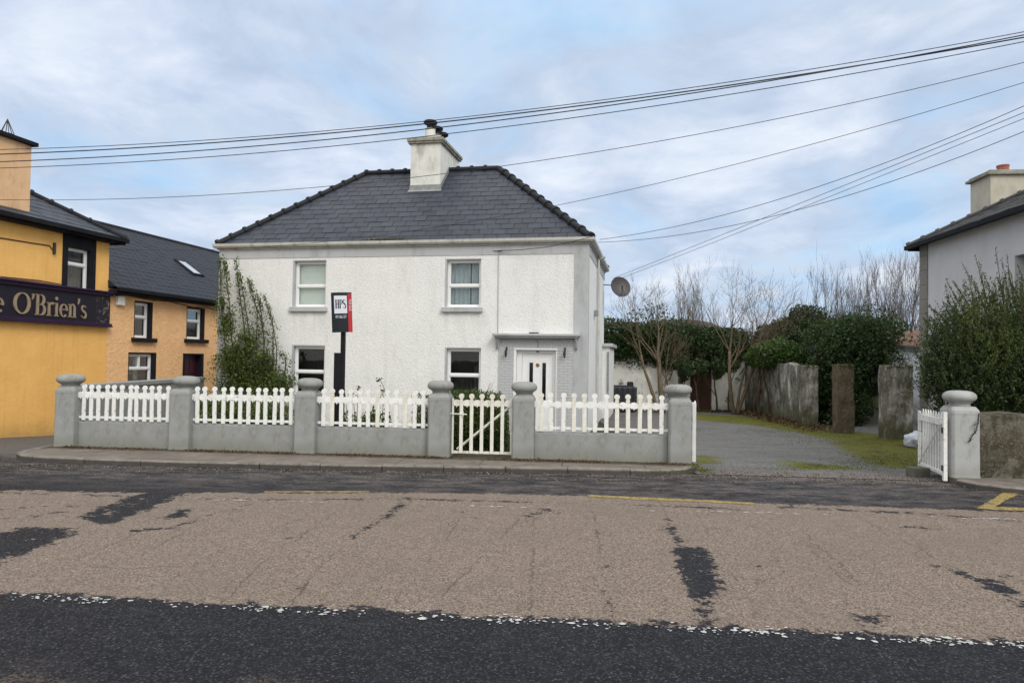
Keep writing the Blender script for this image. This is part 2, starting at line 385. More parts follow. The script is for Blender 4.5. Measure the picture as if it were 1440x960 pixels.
crk = [[(745,862),(748,790),(752,730)],[(862,868),(850,800),(838,740),(830,705)],[(410,850),(445,800),(500,752),(570,700)],[(630,830),(700,760),(740,718)],[(925,700),(940,730),(962,790),(992,875)],
       [(1062,850),(1010,780),(985,730),(970,710)],[(1190,820),(1130,760),(1040,720)],[(180,790),(270,742),(385,700)],[(310,850),(370,790),(480,715)],[(1240,862),(1180,790),(1110,730)],[(1345,800),(1250,750),(1200,722)],[(60,810),(180,755),(260,725)],[(560,840),(620,770),(655,715)],[(200,835),(330,762),(420,730)],[(1100,800),(1080,760),(1000,740)]]
crk = [[g2(*q) for q in c] for c in crk]
def crack_both(P):
    best = np.full(len(P), 1e9); sg_ = np.zeros(len(P))
    for c in crk:
        for a, b in zip(c[:-1], c[1:]):
            a = np.array(a); b = np.array(b); e = b-a; L = np.hypot(*e); w = P-a; t = np.clip((w@e)/(L*L),0,1)[:,None]
            d = np.linalg.norm(w-e*t,axis=1); s_ = (w[:,0]*e[1]-w[:,1]*e[0])/L
            m_ = d < best; best = np.where(m_, d, best); sg_ = np.where(m_, s_, sg_)
    return best, sg_
def road_mat():
    n = N('worn_road_surface'); sd = n.attr('pink_sd')
    cs = n.vor(85, out='Color'); bw = n.n('ShaderNodeRGBToBW'); n.put(bw,0,cs); chip = bw.outputs[0]
    cs2 = n.vor(62, out='Color'); bw2n = n.n('ShaderNodeRGBToBW'); n.put(bw2n,0,cs2); chip2 = bw2n.outputs[0]
    big = n.noise(.7,6,.6); mid = n.noise(5,6,.65); fine = n.noise(38,5,.75)
    pk = n.ramp(chip, (.12,(.110,.081,.062)), (.45,(.200,.154,.122)), (.8,(.310,.248,.202)))
    pk = n.mix(n.step(n.vor(85), .45,.65), pk, n.mix(.40, pk, (.06,.055,.05)))
    pk = n.mix(n.math('MULTIPLY', n.step(mid,.45,.7), .35), pk, (.135,.107,.086))
    pk = n.mix(n.math('MULTIPLY', n.step(big,.48,.66), .35), pk, (.158,.128,.104))
    wob = n.noise(1.3,3,.5,col=True)
    addv = n.n('ShaderNodeMixRGB'); addv.blend_type='ADD'; addv.inputs[0].default_value=.5; n.put(addv,1,n.co); n.put(addv,2,wob)
    ck = n.vor(.42, feature='DISTANCE_TO_EDGE', vec=addv.outputs[0])
    pk = n.mix(n.math('MULTIPLY', n.math('MULTIPLY', n.step(ck,.007,.002), n.step(n.noise(1.9,3),.50,.58)), .38), pk, (.07,.062,.06))
    ca = n.attr('crack_s'); cu_ = n.attr('crack_d'); cw = n.math('ABSOLUTE', n.math('ADD', ca, n.math('MULTIPLY', n.math('SUBTRACT', n.noise(7,6,.7), .5), .16)))
    cm_ = n.math('MULTIPLY', n.math('MULTIPLY', n.step(cw, .011, .003), n.step(cu_, .14, .12)), n.step(n.noise(1.3,6,.75), .46, .54))
    pk = n.mix(n.math('MULTIPLY', cm_, .6), pk, (.045,.038,.034))
    dk = n.ramp(chip2, (.2,(.009,.009,.012)), (.55,(.024,.024,.030)), (.80,(.047,.047,.056)), (.96,(.095,.093,.098)))
    dk = n.mix(n.step(n.vor(62), .40,.6), dk, (.006,.006,.008))
    dk = n.mix(n.math('MULTIPLY', n.step(mid,.5,.75), .35), dk, (.035,.034,.036))
    s = n.sep(); v = n.math('ADD', s[1], n.math('MULTIPLY', s[0], .1))
    far = n.step(v, 8.2, 9.4)
    dust = n.ramp(n.noise(3.5,8,.78,vec=n.map(scale=(.7,1.7,1))), (.42,0.), (.60,1.))
    dk2 = n.mix(n.math('MULTIPLY', n.math('MULTIPLY',far, dust), .95), dk, n.mix(n.step(chip,.4,.6),(.065,.056,.052),(.15,.128,.118)))
    gut = n.step(n.math('ADD', v, n.math('MULTIPLY', n.noise(3,5), .6)), 10.85, 11.2)
    dk2 = n.mix(n.math('MULTIPLY', gut, .7), dk2, n.mix(n.step(chip,.3,.6),(.10,.082,.068),(.19,.16,.14)))
    near = n.step(n.math('ADD', v, n.math('MULTIPLY', n.noise(2.2,6,.7), 2.2)), 4.6, 4.15)
    dk2 = n.mix(n.math('MULTIPLY', n.math('MULTIPLY', near, n.step(chip,.5,.62)), .55), dk2, (.17,.125,.09))
    e = n.math('ADD', sd, n.math('MULTIPLY', n.math('SUBTRACT', n.noise(5,6,.7), .5), .42))
    e = n.math('ADD', e, n.math('MULTIPLY', n.math('SUBTRACT', n.noise(17,7,.78), .5), .46))
    spots = n.math('SUBTRACT', n.math('ADD', n.noise(8,7,.8,vec=n.map(scale=(1.5,.8,1), rot=(0,0,.25))), n.math('MULTIPLY', n.noise(.55,3,.5), .35)), .875)
    e = n.math('MAXIMUM', e, n.math('MULTIPLY', spots, .5))
    msk = n.step(e, .008, -.008)
    col = n.mix(msk, dk2, pk)
    hh = n.math('ADD', n.math('MULTIPLY', n.vor(85), -1.), n.math('MULTIPLY', msk, .35))
    bs = n.math('ADD', .95, n.math('MULTIPLY', msk, -.5))
    nrm = n.bump(hh, bs, .007); nrm = n.bump(fine, .3, .006, nrm)
    rg = n.mix(msk, (.75,.75,.75), (.88,.88,.88))
    return n.done(n.bsdf(col, rg, nrm, Specular_IOR_Level=.22))
M['road'] = road_mat()
xs = np.concatenate([np.linspace(-120,-13,40), np.arange(-12.9,9.0,.05), np.linspace(9.1,120,40)])
ys = np.concatenate([np.linspace(-30,2.5,20), np.arange(2.6,10.99,.05)])
tag(obj('road', grid('road', xs, ys, -.08, {'pink_sd': road_sd, 'crack_d': lambda P: crack_both(P)[0], 'crack_s': lambda P: crack_both(P)[1]}, shear=.1), M['road']), kind='structure')
# earth / terrain sheet
def earth_mat():
    n = N('garden_soil_and_grass')
    col = n.mix(n.step(n.noise(1.5,6,.7),.42,.6), (.055,.045,.03), (.05,.062,.018))
    col = n.mix(n.step(n.noise(12,5,.7),.5,.7), col, (.10,.085,.05))
    return n.done(n.bsdf(col, .95, n.bump(n.noise(14,6,.7), .8, .04), Specular_IOR_Level=.1))
M['earth'] = earth_mat()
def far_h(x, y):
    v = y+.1*x
    if v < 10.9: return -.16
    return H(x,y)-.012
xs = np.concatenate([np.linspace(-1500,-40,20), np.linspace(-38,38,190), np.linspace(40,1500,20)])
ys = np.concatenate([np.linspace(-300,10,16), np.linspace(10.9,40,110), np.linspace(42,2000,20)])
tag(obj('ground', grid('ground', xs, ys, far_h, shear=.0), M['earth']), kind='structure')
# side street
def asphalt(name, a, b, c):
    n = N(name); cs = n.vor(70, out='Color'); bw = n.n('ShaderNodeRGBToBW'); n.put(bw,0,cs)
    col = n.ramp(bw.outputs[0], (.1,a), (.5,b), (.9,c))
    col = n.mix(n.math('MULTIPLY', n.step(n.noise(1.2,7,.7),.45,.7),.5), col, b)
    return n.done(n.bsdf(col, .85, n.bump(n.vor(70), .4, .006), Specular_IOR_Level=.3))
M['sideasphalt'] = asphalt('side_street_asphalt', (.05,.047,.044), (.10,.094,.088), (.18,.17,.16))
tag(obj('side_street', grid('side_street', np.arange(-14.5,-6.5,.25), np.arange(10.99,40,.25), lambda x,y: H(x,y)+.004, clip=lambda c: (c[:,1]+.1*c[:,0] > 10.9)&(c[:,0] < -7.6-.13*(c[:,1]-12.2)), shear=0.), M['sideasphalt']), kind='structure')
# driveway with moss
moss_polys = [[(1105,650),(1130,655),(1165,660),(1210,668),(1140,668),(1110,663)], [(978,641),(1000,645),(1012,657),(978,660)],
              [(1170,612),(1220,618),(1300,625),(1340,660),(1250,665),(1200,640)], [(978,578),(1060,582),(1130,594),(1240,606),(1330,618),(1330,634),(1170,613),(1120,602),(1050,592),(978,586)]]
def moss_sd(P):
    d = np.full(len(P), 1e9)
    for pl in moss_polys: d = np.minimum(d, sd_poly(P, [g2(*q, -.22) for q in pl]))
    return d
def drive_mat():
    n = N('old_driveway_tarmac'); sd = n.attr('moss_sd')
    cs = n.vor(60, out='Color'); bw = n.n('ShaderNodeRGBToBW'); n.put(bw,0,cs)
    col = n.ramp(bw.outputs[0], (.1,(.065,.064,.062)), (.5,(.128,.126,.121)), (.92,(.225,.22,.212)))
    col = n.mix(n.math('MULTIPLY', n.step(n.noise(1.1,7,.7,vec=n.map(scale=(.6,1.6,1))),.46,.66),.6), col, (.07,.07,.068))
    s = n.sep(); v = n.math('ADD', s[1], n.math('MULTIPLY', s[0], .1))
    ap = n.step(n.math('ADD', v, n.math('MULTIPLY', n.noise(2.4,6), 1.2)), 12.6, 12.)
    col = n.mix(n.math('MULTIPLY', ap, .75), col, n.mix(n.step(bw.outputs[0],.4,.6),(.085,.07,.062),(.20,.165,.15)))
    e = n.math('ADD', sd, n.math('MULTIPLY', n.math('SUBTRACT', n.noise(4,8,.8), .5), 1.3))
    mk = n.step(e, .2, -.12)
    mc = n.mix(n.step(n.noise(6,6,.7),.4,.62), (.082,.092,.007), (.135,.128,.012))
    mc = n.mix(n.step(n.noise(2.2,5,.7),.52,.66), mc, (.045,.034,.015))
    col = n.mix(n.math('MULTIPLY', mk, .93), col, mc)
    hh = n.math('ADD', n.math('MULTIPLY', n.noise(40,4,.7), mk), n.math('MULTIPLY', n.vor(60), .2))
    return n.done(n.bsdf(col, .9, n.bump(hh, .6, .02), Specular_IOR_Level=.2))
M['drive'] = drive_mat()
tag(obj('driveway', grid('driveway', np.arange(2.6,13.,.1), np.arange(10.98,28.6,.1), lambda x,y: H(x,y)+.004, {'moss_sd': moss_sd}, clip=lambda c: (c[:,0] > 2.75), shear=.1), M['drive']), kind='structure')
# ------------------------------------------------------------------ pavement and kerbs
def pave_mat():
    n = N('worn_concrete_pavement')
    col = n.mix(n.ramp(n.noise(1.5,7,.7),(.35,0.),(.65,1.)), (.20,.174,.150), (.135,.116,.099))
    col = n.mix(n.math('MULTIPLY', n.step(n.noise(6,6,.75,vec=n.map(scale=(.5,1.5,1))),.53,.63),.8), col, (.07,.06,.052))
    s = n.sep(); v = n.math('ADD', s[1], n.math('MULTIPLY', s[0], .1))
    d = n.step(n.math('ADD', v, n.math('MULTIPLY', n.noise(4,6,.7), .40)), 11.36, 11.50)
    col = n.mix(n.math('MULTIPLY', d, .8), col, n.mix(n.step(n.noise(9,4),.45,.6),(.045,.034,.024),(.055,.055,.025)))
    bk = n.n('ShaderNodeTexBrick'); n.put(bk,'Vector',n.map(rot=(0,0,.1), loc=(.3,.5,0))); n.put(bk,'Scale',1.); n.put(bk,'Brick Width',1.25); n.put(bk,'Row Height',3.); n.put(bk,'Mortar Size',.012)
    col = n.mix(n.math('MULTIPLY', bk.outputs['Fac'], .6), col, (.05,.042,.036))
    return n.done(n.bsdf(col, .9, n.bump(n.noise(50,5,.7), .4, .006), Specular_IOR_Level=.2))
M['pave'] = pave_mat()
def kerb_mat():
    n = N('kerb_concrete'); col = n.mix(n.ramp(n.noise(5,6,.7),(.35,0.),(.65,1.)), (.24,.215,.19), (.15,.135,.118))
    col = n.mix(n.math('MULTIPLY', n.step(n.noise(4,6,.75), .54,.66), .7), col, (.07,.06,.05))
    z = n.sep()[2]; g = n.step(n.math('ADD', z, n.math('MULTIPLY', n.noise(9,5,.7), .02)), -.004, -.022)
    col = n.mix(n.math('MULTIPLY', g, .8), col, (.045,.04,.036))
    return n.done(n.bsdf(col, .9, n.bump(n.noise(40,5,.7), .4, .006), Specular_IOR_Level=.2))
M['kerb'] = kerb_mat()
def kv(x, v): return (x, v-.1*x)
def slab(poly, z0, z1, name, mat, cuts=True):
    o = MB().flat(poly, z0, z1).build(name, mat); return tag(o, kind='structure')
KP = [(-8.0,12.6),(-8.0,11.75),(-7.86,11.35),(-7.6,11.12),(-7.2,10.99),(-6.2,10.84),(-4.9,10.71),(-3.,10.62),(-1.,10.59),(1.,10.56),(2.15,10.54),(2.45,10.60),(2.72,10.78),(2.9,11.05),(3.0,11.5)]
lp = [(x+(.05 if x < -7.5 else 0)-(.05 if x > 2.4 else 0), y+.09) for x,y in KP]+[(2.95,11.72),(2.5,11.75),(-7.4,12.74),(-7.95,12.7)]
slab(lp, -.3, 0., 'pavement', M['pave'])
def kerb_run(pts, name, mat, w=.13, z=.004, seg=.92, stuff=None):
    mb = MB(); pts = [Vector((*p,0)) for p in pts]
    L = [0.]
    for a, b in zip(pts[:-1], pts[1:]): L.append(L[-1]+(b-a).length)
    def P(t):
        for i in range(len(pts)-1):
            if t <= L[i+1] or i == len(pts)-2: return pts[i].lerp(pts[i+1], (t-L[i])/(L[i+1]-L[i]))
    t = 0
    while t < L[-1]-.05:
        e = min(t+seg-.012, L[-1]); k = 3 if e-t > .4 else 2
        q = [P(t+(e-t)*j/k) for j in range(k+1)]
        nn = [(q[min(j+1,k)]-q[max(j-1,0)]).normalized().cross(Vector((0,0,1)))*-1 for j in range(k+1)]
        dz = random.uniform(-.006,.006); jj = random.uniform(-.008,.008)
        for j in range(k):
            a, b = q[j]+nn[j]*jj, q[j+1]+nn[j+1]*jj; a2, b2 = a+nn[j]*w, b+nn[j+1]*w; ch = .018
            a1, b1 = a+nn[j]*ch, b+nn[j+1]*ch; zt = z+dz
            mb.add([(a.x,a.y,-.3),(b.x,b.y,-.3),(b.x,b.y,zt-ch),(a.x,a.y,zt-ch),(b1.x,b1.y,zt),(a1.x,a1.y,zt),(b2.x,b2.y,zt),(a2.x,a2.y,zt),(a2.x,a2.y,-.3),(b2.x,b2.y,-.3)],
                   [(0,1,2,3),(3,2,4,5),(5,4,6,7),(7,6,9,8)]+([(0,3,5,7,8)] if j == 0 else [])+([(1,2,4,6,9)] if j == k-1 else []))
        t = e+.012
    return tag(mb.build(name, mat), kind='structure')
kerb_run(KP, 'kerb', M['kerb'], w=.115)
rk = [(6.28,10.05),(6.36,9.75),(6.6,9.47),(6.95,9.3),(7.6,9.17),(8.6,9.08),(14,8.5)]
slab([(x+.03,y+.09) for x,y in rk]+[(14,10.4),(6.3,10.4)], -.3, 0., 'right_pavement', M['pave'])
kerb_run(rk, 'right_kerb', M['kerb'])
# ------------------------------------------------------------------ road markings
def ragged(poly, step=.06, amp=.012):
    out = []
    for a, b in zip(poly, poly[1:]+poly[:1]):
        a = Vector(a); b = Vector(b); k = max(1, int((b-a).length/step))
        for j in range(k):
            p = a.lerp(b, j/k); out.append((p.x+random.uniform(-amp,amp), p.y+random.uniform(-amp,amp)))
    return out
def sheet(polys, z, name, mat):
    mb = MB()
    for p in polys:
        zz = z+random.uniform(0,.0022)*(len(polys) > 9); mb.add([(x,y,zz) for x,y in p], [tuple(range(len(p)))])
    me = bpy.data.meshes.new(name); me.from_pydata(mb.v, [], mb.f)
    bm = bmesh.new(); bm.from_mesh(me); bmesh.ops.triangulate(bm, faces=bm.faces[:]); bm.to_mesh(me); bm.free()
    for p in me.polygons:
        if p.normal.z < 0: p.flip()
    return tag(obj(name, me, mat), kind='structure')
def yellowpaint():
    n = N('worn_yellow_road_paint'); col = n.mix(n.ramp(n.noise(6,6,.7),(.35,0.),(.65,1.)), (.50,.36,.09), (.36,.26,.085))
    wear = n.math('MAXIMUM', n.step(n.noise(11,8,.8), .50,.57), n.step(n.vor(70), .45,.6))
    col = n.mix(n.math('MULTIPLY', wear, .85), col, (.085,.075,.062))
    return n.done(n.bsdf(col, .85, n.bump(n.noise(80,4), .5, .006), Specular_IOR_Level=.2))
M['yellow'] = yellowpaint()
M['white'] = surf('worn_white_road_paint', (.55,.55,.54), (.40,.40,.38), 6., .75, .4, 80)
sheet([ragged([g2(826,695.5),g2(900,699),g2(1000,703),g2(1062,707),g2(1062,709.5),g2(1000,706.5),g2(900,702.5),g2(826,698)], .08,.008),
       ragged([g2(372,690.5),g2(520,690.5),g2(520,692.3),g2(372,692.3)], .08,.01)], -.076, 'yellow_road_line', M['yellow'])
sheet([ragged([g2(1373,714.5),g2(1400,700),g2(1410,692.5),g2(1434,694),g2(1410,706),g2(1400,712.5),g2(1440,714),g2(1490,717),g2(1490,721),g2(1440,718),g2(1400,717)], .05,.01)], -.076, 'yellow_road_mark', M['yellow'])
fl = []
for i in range(1000):
    px = random.uniform(-30,1470); cl = math.sin(px*.02)+math.sin(px*.053+1)+random.gauss(0,1.1)
    if cl < .6-.6*(px > 500): continue
    py = 831+px*.0486+7+random.gauss(0,2.6)-(5 if random.random() < .15 else 0)
    c = g2(px, py); k = random.randint(5,8); r = random.uniform(.003,.012)*(2. if random.random() < .2 else 1)
    fl.append([(c[0]+r*1.25*math.cos(2*PI*j/k)*random.uniform(.5,1.2), c[1]+r*math.sin(2*PI*j/k)*random.uniform(.5,1.2)) for j in range(k)])
for i in range(110):
    px = random.choice([random.gauss(700,30), random.gauss(360,40), random.gauss(1390,20), random.gauss(1050,40), random.uniform(300,1400)])
    py = 704+(px-360)*.0245+random.gauss(0,.5); c = g2(px, py); k = 6; r = random.uniform(.006,.02)
    fl.append([(c[0]+r*2*math.cos(2*PI*j/k)*random.uniform(.5,1.2), c[1]+r*.8*math.sin(2*PI*j/k)*random.uniform(.5,1.2)) for j in range(k)])
sheet(fl, -.0755, 'white_road_line', M['white'])
# ------------------------------------------------------------------ foliage helpers
def leaf_mesh(name, C, size, aspect=.6, up=.3, droop=None):
    """C: (n,3) centres; size scalar or array -> folded four-point leaves"""
    C = np.asarray(C, float); n = len(C); s = np.broadcast_to(size, (n,))*rng.uniform(.65,1.3,n)
    d = rng.normal(size=(n,3)); d[:,2] += up; d /= np.linalg.norm(d,axis=1)[:,None]
    r = rng.normal(size=(n,3)); w = np.cross(d, r); w /= np.linalg.norm(w,axis=1)[:,None]; nn = np.cross(d, w)
    a = C-d*s[:,None]*.5; b = C+d*s[:,None]*.5
    l = C+w*(s*aspect*.5)[:,None]+nn*(s*.12)[:,None]-d*(s*.08)[:,None]; q = C-w*(s*aspect*.5)[:,None]+nn*(s*.12)[:,None]-d*(s*.08)[:,None]
    V = np.stack([a,l,b,q],1).reshape(-1,3)
    me = bpy.data.meshes.new(name); me.vertices.add(4*n); me.vertices.foreach_set('co', V.ravel())
    me.loops.add(4*n); me.loops.foreach_set('vertex_index', np.arange(4*n, dtype=np.int32))
    me.polygons.add(n); me.polygons.foreach_set('loop_start', np.arange(0,4*n,4,dtype=np.int32)); me.polygons.foreach_set('loop_total', np.full(n,4,dtype=np.int32))
    me.update(calc_edges=True); me.validate(); return me
def clump_pts(blobs, n, lump=.25, shell=.35, fill=.25, nl=22):
    """leaf centres spread through ellipsoids (cx,cy,cz,rx,ry,rz) with lumpy outlines"""
    vol = np.array([b[3]*b[5]+b[4]*b[5] for b in blobs]); vol = vol/vol.sum(); out = []
    for b, f in zip(blobs, vol):
        k = int(n*f)+1; c = np.array(b[:3]); R = np.array(b[3:])
        dirs = rng.normal(size=(nl,3)); dirs /= np.linalg.norm(dirs,axis=1)[:,None]; amp = rng.uniform(-lump,lump*1.2,nl)
        d = rng.normal(size=(k,3)); d /= np.linalg.norm(d,axis=1)[:,None]
        rr = 1+(np.maximum(0,(d@dirs.T)-.72)/.28*amp).sum(1)
        rad = rr*(1-shell*rng.random(k)**1.5); inn = rng.random(k) < fill; rad = np.where(inn, rad*rng.random(k)**.5, rad)
        rad *= 1+np.abs(rng.normal(0,.04,k))
        out.append(c+d*R*rad[:,None])
    return np.concatenate(out)
def grow(mb, p, d, L, r, depth, spread=.55, upb=.12, nseg=4, kids=(2,4), tips=None, ns=5, shrink=.72):
    pts = [p.copy()]; rs = [r]; q = p.copy(); dd = d.normalized()
    for i in range(nseg):
        dd = (dd+Vector((random.gauss(0,.10),random.gauss(0,.10),random.gauss(0,.06)+upb))).normalized()
        q = q+dd*(L/nseg); pts.append(q.copy()); rs.append(r*(1-.55*(i+1)/nseg))
    mb.tube(pts, rs, n=max(3,ns), cap=False)
    if depth == 0:
        if tips is not None: tips.append(q.copy())
        return
    k = random.randint(*kids)
    for j in range(k):
        t = random.uniform(.35,1.) if j else 1.
        i = min(nseg, max(1, int(round(t*nseg)))); base = pts[i]
        ax = dd.cross(Vector((random.gauss(0,1),random.gauss(0,1),random.gauss(0,1)))).normalized()
        nd = (Matrix.Rotation(random.uniform(.5,1.25)*spread*(1 if j else .45), 3, ax)@dd).normalized()
        grow(mb, base, nd, L*shrink*random.uniform(.75,1.15), max(.0045, rs[i]*(.62 if j else .8)), depth-1, spread, upb, 3, kids, tips, ns-1, shrink)
def bare_tree(name, base, stems, label, cat='tree', group=None, mat='bark', depth=4, minr=.006, kids=(2,4), loc_rz=0, upb=.1, spread=.6, fan=.75, brl=.42):
    root = empty(name, base, loc_rz, label, cat, group)
    tk = MB(); br = MB()
    for (dx, dy, L, r, lean) in stems:
        d = Vector((dx,dy,1)).normalized(); p = Vector((lean,0,-.05)); pts = [p.copy()]; rs = [r*1.25]; n = 7
        for i in range(n):
            d = (d+Vector((random.gauss(0,.05),random.gauss(0,.05),.05))).normalized(); p = p+d*(L/n); pts.append(p.copy()); rs.append(r*(1-.45*(i+1)/n))
        tk.tube(pts, rs, n=8, cap=True)
        for j in range(5):
            i = random.randint(5,n); a = random.uniform(0,2*PI)
            nd = (d*1.0+Vector((math.cos(a),math.sin(a)*.6,.25))*fan).normalized()
            grow(br, pts[i], nd, L*brl*random.uniform(.7,1.1), rs[i]*.5, depth-1, spread, upb, 4, kids)
        grow(br, pts[-1], d, L*.5, rs[-1]*.9, depth, spread, upb, 4, kids)
    tk.build('trunk', M[mat], root, smooth=True); br.build('crown', M[mat], root, smooth=True)
    return root
# ------------------------------------------------------------------ front wall: pillars, dwarf walls, picket panels
TH = math.atan(.1)
def fl_pos(x):                # point on the fence line for photo column x
    d = ray(x, 560); k = d.x/d.y; Y = 11.6/(1+.1*k); return Vector((k*Y, Y, 0))
RZ = -TH
def pillar_mesh():
    mb = MB(); w, d, h = .18, .2, .97
    rings = [(1.03,0.),(1.0,.05),(.985,.9),(1.0,.93),(.98,h),(.80,h+.055)]
    c = .03; vs = []; fs = []
    def ring(s, z):
        a, b = w*s, d*s; return [(-a+c,-b,z),(a-c,-b,z),(a,-b+c,z),(a,b-c,z),(a-c,b,z),(-a+c,b,z),(-a,b-c,z),(-a,-b+c,z)]
    for s, z in rings: vs += ring(s, z)
    n = 8
    for i in range(len(rings)-1):
        for k in range(n): fs.append((i*n+k, i*n+(k+1)%n, (i+1)*n+(k+1)%n, (i+1)*n+k))
    fs.append(tuple(range(n))[::-1]); fs.append(tuple((len(rings)-1)*n+k for k in range(n)))
    mb.add(vs, fs); me = mb.mesh('shaft', bevel=.008)
    return me
def cap_mesh():
    prof = [(.145,1.01),(.135,1.04),(.14,1.062)]
    for i in range(13):
        a = -PI/2+PI*i/12; prof.append((.218*max(.0,math.cos(a))**.56 if a > -1.2 else .145+.03*(a+PI/2)/.37, 1.147+(.092 if a > 0 else .082)*math.sin(a)))
    prof = prof[:-1]+[(.02,1.240)]
    return MB().lathe(prof, 28).mesh('cap', smooth=True)
PM, CM = pillar_mesh(), cap_mesh()
for me in (PM, CM): me.materials.append(M['pillar'])
pcols = [101,260,434,620,737,955]
plabels = ['leftmost grey gate pillar, at the street corner beside the yellow pub', 'second grey pillar from the left, topped by a bun cap between two white picket panels',
           'grey pillar in front of the lower left house window', 'grey pillar on the left side of the small garden gate',
           'grey pillar on the right side of the small garden gate, in front of the door', 'grey pillar at the left side of the driveway opening']
ppos = []
for k, (x, lb) in enumerate(zip(pcols, plabels)):
    p = fl_pos(x); ppos.append(p)
    r = empty('gate_pillar', p, RZ, lb, 'pillar', 'grey pillars of the front wall')
    obj('shaft', PM, None, r); c = obj('cap', CM, None, r); c.rotation_euler = (random.uniform(-.02,.02),random.uniform(-.02,.02),k); c.scale = (1+random.uniform(-.03,.03),)*2+(1,)
r = empty('gate_pillar', (6.50,10.33,.0), RZ, 'pale grey pillar on the right of the driveway, with a creeper sprig on its face', 'pillar', 'pillars of the driveway')
a = obj('shaft', PM.copy(), None, r); a.data.materials.clear(); a.data.materials.append(M['pillar_light']); a.scale = (1.08,1.0,.99)
a = obj('cap', CM.copy(), None, r); a.data.materials.clear(); a.data.materials.append(M['pillar_light'])
mb = MB(); mb.tube([(.02,-.21,.52),(.06,-.215,.6),(.12,-.213,.68),(.15,-.21,.8),(.16,-.2,.92)], .006, 5); mb.build('creeper_sprig', M['stem'], r)
obj('sprig_leaves', leaf_mesh('sprig_leaves', [(.02+.14*t**.7+random.gauss(0,.012), -.222, .52+.4*t) for t in np.linspace(0,1,26)], .035), M['evergreen'], r)
def disc(cx, cz, rad, n=14): return [(cx+rad*math.cos(2*PI*k/n), cz+rad*math.sin(2*PI*k/n)) for k in range(n)]
def picket_mesh(z0, z1, w=.066, t=.022):
    r = .045; cz = z1-r; poly = [(-w/2,z0),(w/2,z0),(w/2,cz-r*1.25),(w/2*.62,cz-r*.8)]
    for k in range(11):
        a = -.9+ (PI+1.8)*k/10; poly.append((r*math.cos(a), cz+r*math.sin(a)))
    poly += [(-w/2*.62,cz-r*.8),(-w/2,cz-r*1.25)]
    mb = MB(); mb.prism(poly, -t/2, t/2); return mb.mesh('picket', bevel=.003)
PK = picket_mesh(.455,1.068); PK.materials.append(M['picket'])
PKold = PK.copy(); PKold.materials.clear(); PKold.materials.append(M['oldpicket'])
def lobe_rail(length, n, pitch, x0, zc=.885, r=.056):
    """scalloped top rail: a round lobe between each two pickets, pointed underneath"""
    mb = MB(); mb.box((0,-.0075,zc-.034),(length,.020,zc+.026))
    for k in range(n+1):
        cx = x0+(k-.5)*pitch; cx = min(max(cx,.03),length-.03)
        rx = pitch/2-.022
        poly = [(cx+rx*math.cos(PI*j/12), zc+.012+.044*math.sin(PI*j/12)) for j in range(13)]
        poly += [(cx-rx,zc-.028),(cx-rx*.55,zc-.050),(cx-.014,zc-.044),(cx,zc-.072),(cx+.014,zc-.044),(cx+rx*.55,zc-.050),(cx+rx,zc-.028)]
        mb.prism(poly, -.010, .006)
    return mb
def panel(pa, pb, label, n=12, old=False):
    L = (pb-pa).length-.36; u = (pb-pa).normalized()
    st = pa+u*.18; ang = math.atan2(u.y,u.x)
    root = empty('picket_fence', st-Vector((0,.07,0)), ang, label, 'fence', 'white picket panels of the front wall')
    mat = M['picket']
    pitch = L/(n+.25); x0 = pitch*.62
    lobe_rail(L, n, pitch, x0).build('top_rail', mat, root, bevel=0)
    MB().box((0.,.012,.485),(L,.034,.525)).build('bottom_rail', mat, root)
    for k in range(n):
        me = PKold if (old and random.random() < .3) else PK
        o = obj('picket', me, None, root, (x0+k*pitch, 0, random.uniform(-.006,.006))); o.rotation_euler = (random.gauss(0,.008), random.gauss(0,.012), 0)
    # dwarf wall
    wr = MB(); wr.box((-.005,-.06,-.1),(L+.005,.16,.43))
    w = wr.build('dwarf_wall', M['pillar'], None, st, ang, bevel=.015)
    return root, w
pl = ['bright white picket panel nearest the yellow pub', 'white picket panel before the climbing shrub', 'stained white picket panel with the sale sign rising behind it', None, 'long weathered white picket panel in front of the house door corner']
wl = ['low grey wall under the leftmost picket panel', 'low grey wall below the picket panel before the climbing shrub', 'low grey wall below the sale sign', None, 'low grey wall between garden gate and driveway']
for i in range(5):
    if i == 3: continue
    r_, w_ = panel(ppos[i], ppos[i+1], pl[i], 12, old=(i in (2,4))); tag(w_, wl[i], 'low wall', 'low grey walls between the pillars')
# garden gate
pa, pb = ppos[3], ppos[4]; u = (pb-pa).normalized(); ang = math.atan2(u.y,u.x); L = (pb-pa).length-.36
gt = empty('garden_gate', pa+u*.18-Vector((0,.03,0)), ang, 'small yellowed white picket gate with diagonal brace between two grey pillars', 'gate')
PG = picket_mesh(.06,1.03,.056); PG.materials.append(M['oldpicket'])
fr = MB(); fr.box((.012,-.0,.05),(.04,.028,.95)).box((L-.04,0,.05),(L-.012,.028,.95)).box((.012,.002,.055),(L-.012,.026,.095)); fr.build('frame', M['oldpicket'], gt)
lobe_rail(L-.03, 5, L/6, L/6-.008, .875, .05).build('top_rail', M['oldpicket'], gt, (.015,0,0))
for k in range(5): obj('picket', PG, None, gt, (L/6*(k+1), -.013, 0))
bm_ = MB(); bm_.tube([(.10,.03,.12),(L-.06,.03,.82)], .02, 4); bm_.build('brace', M['oldpicket'], gt)
lt = MB(); lt.tube([(-.05,-.03,.70),(.26,-.03,.695)], .011, 6).tube([(.2,-.045,.66),(.2,-.03,.74)], .009, 5); lt.build('latch', M['oldpicket'], gt)
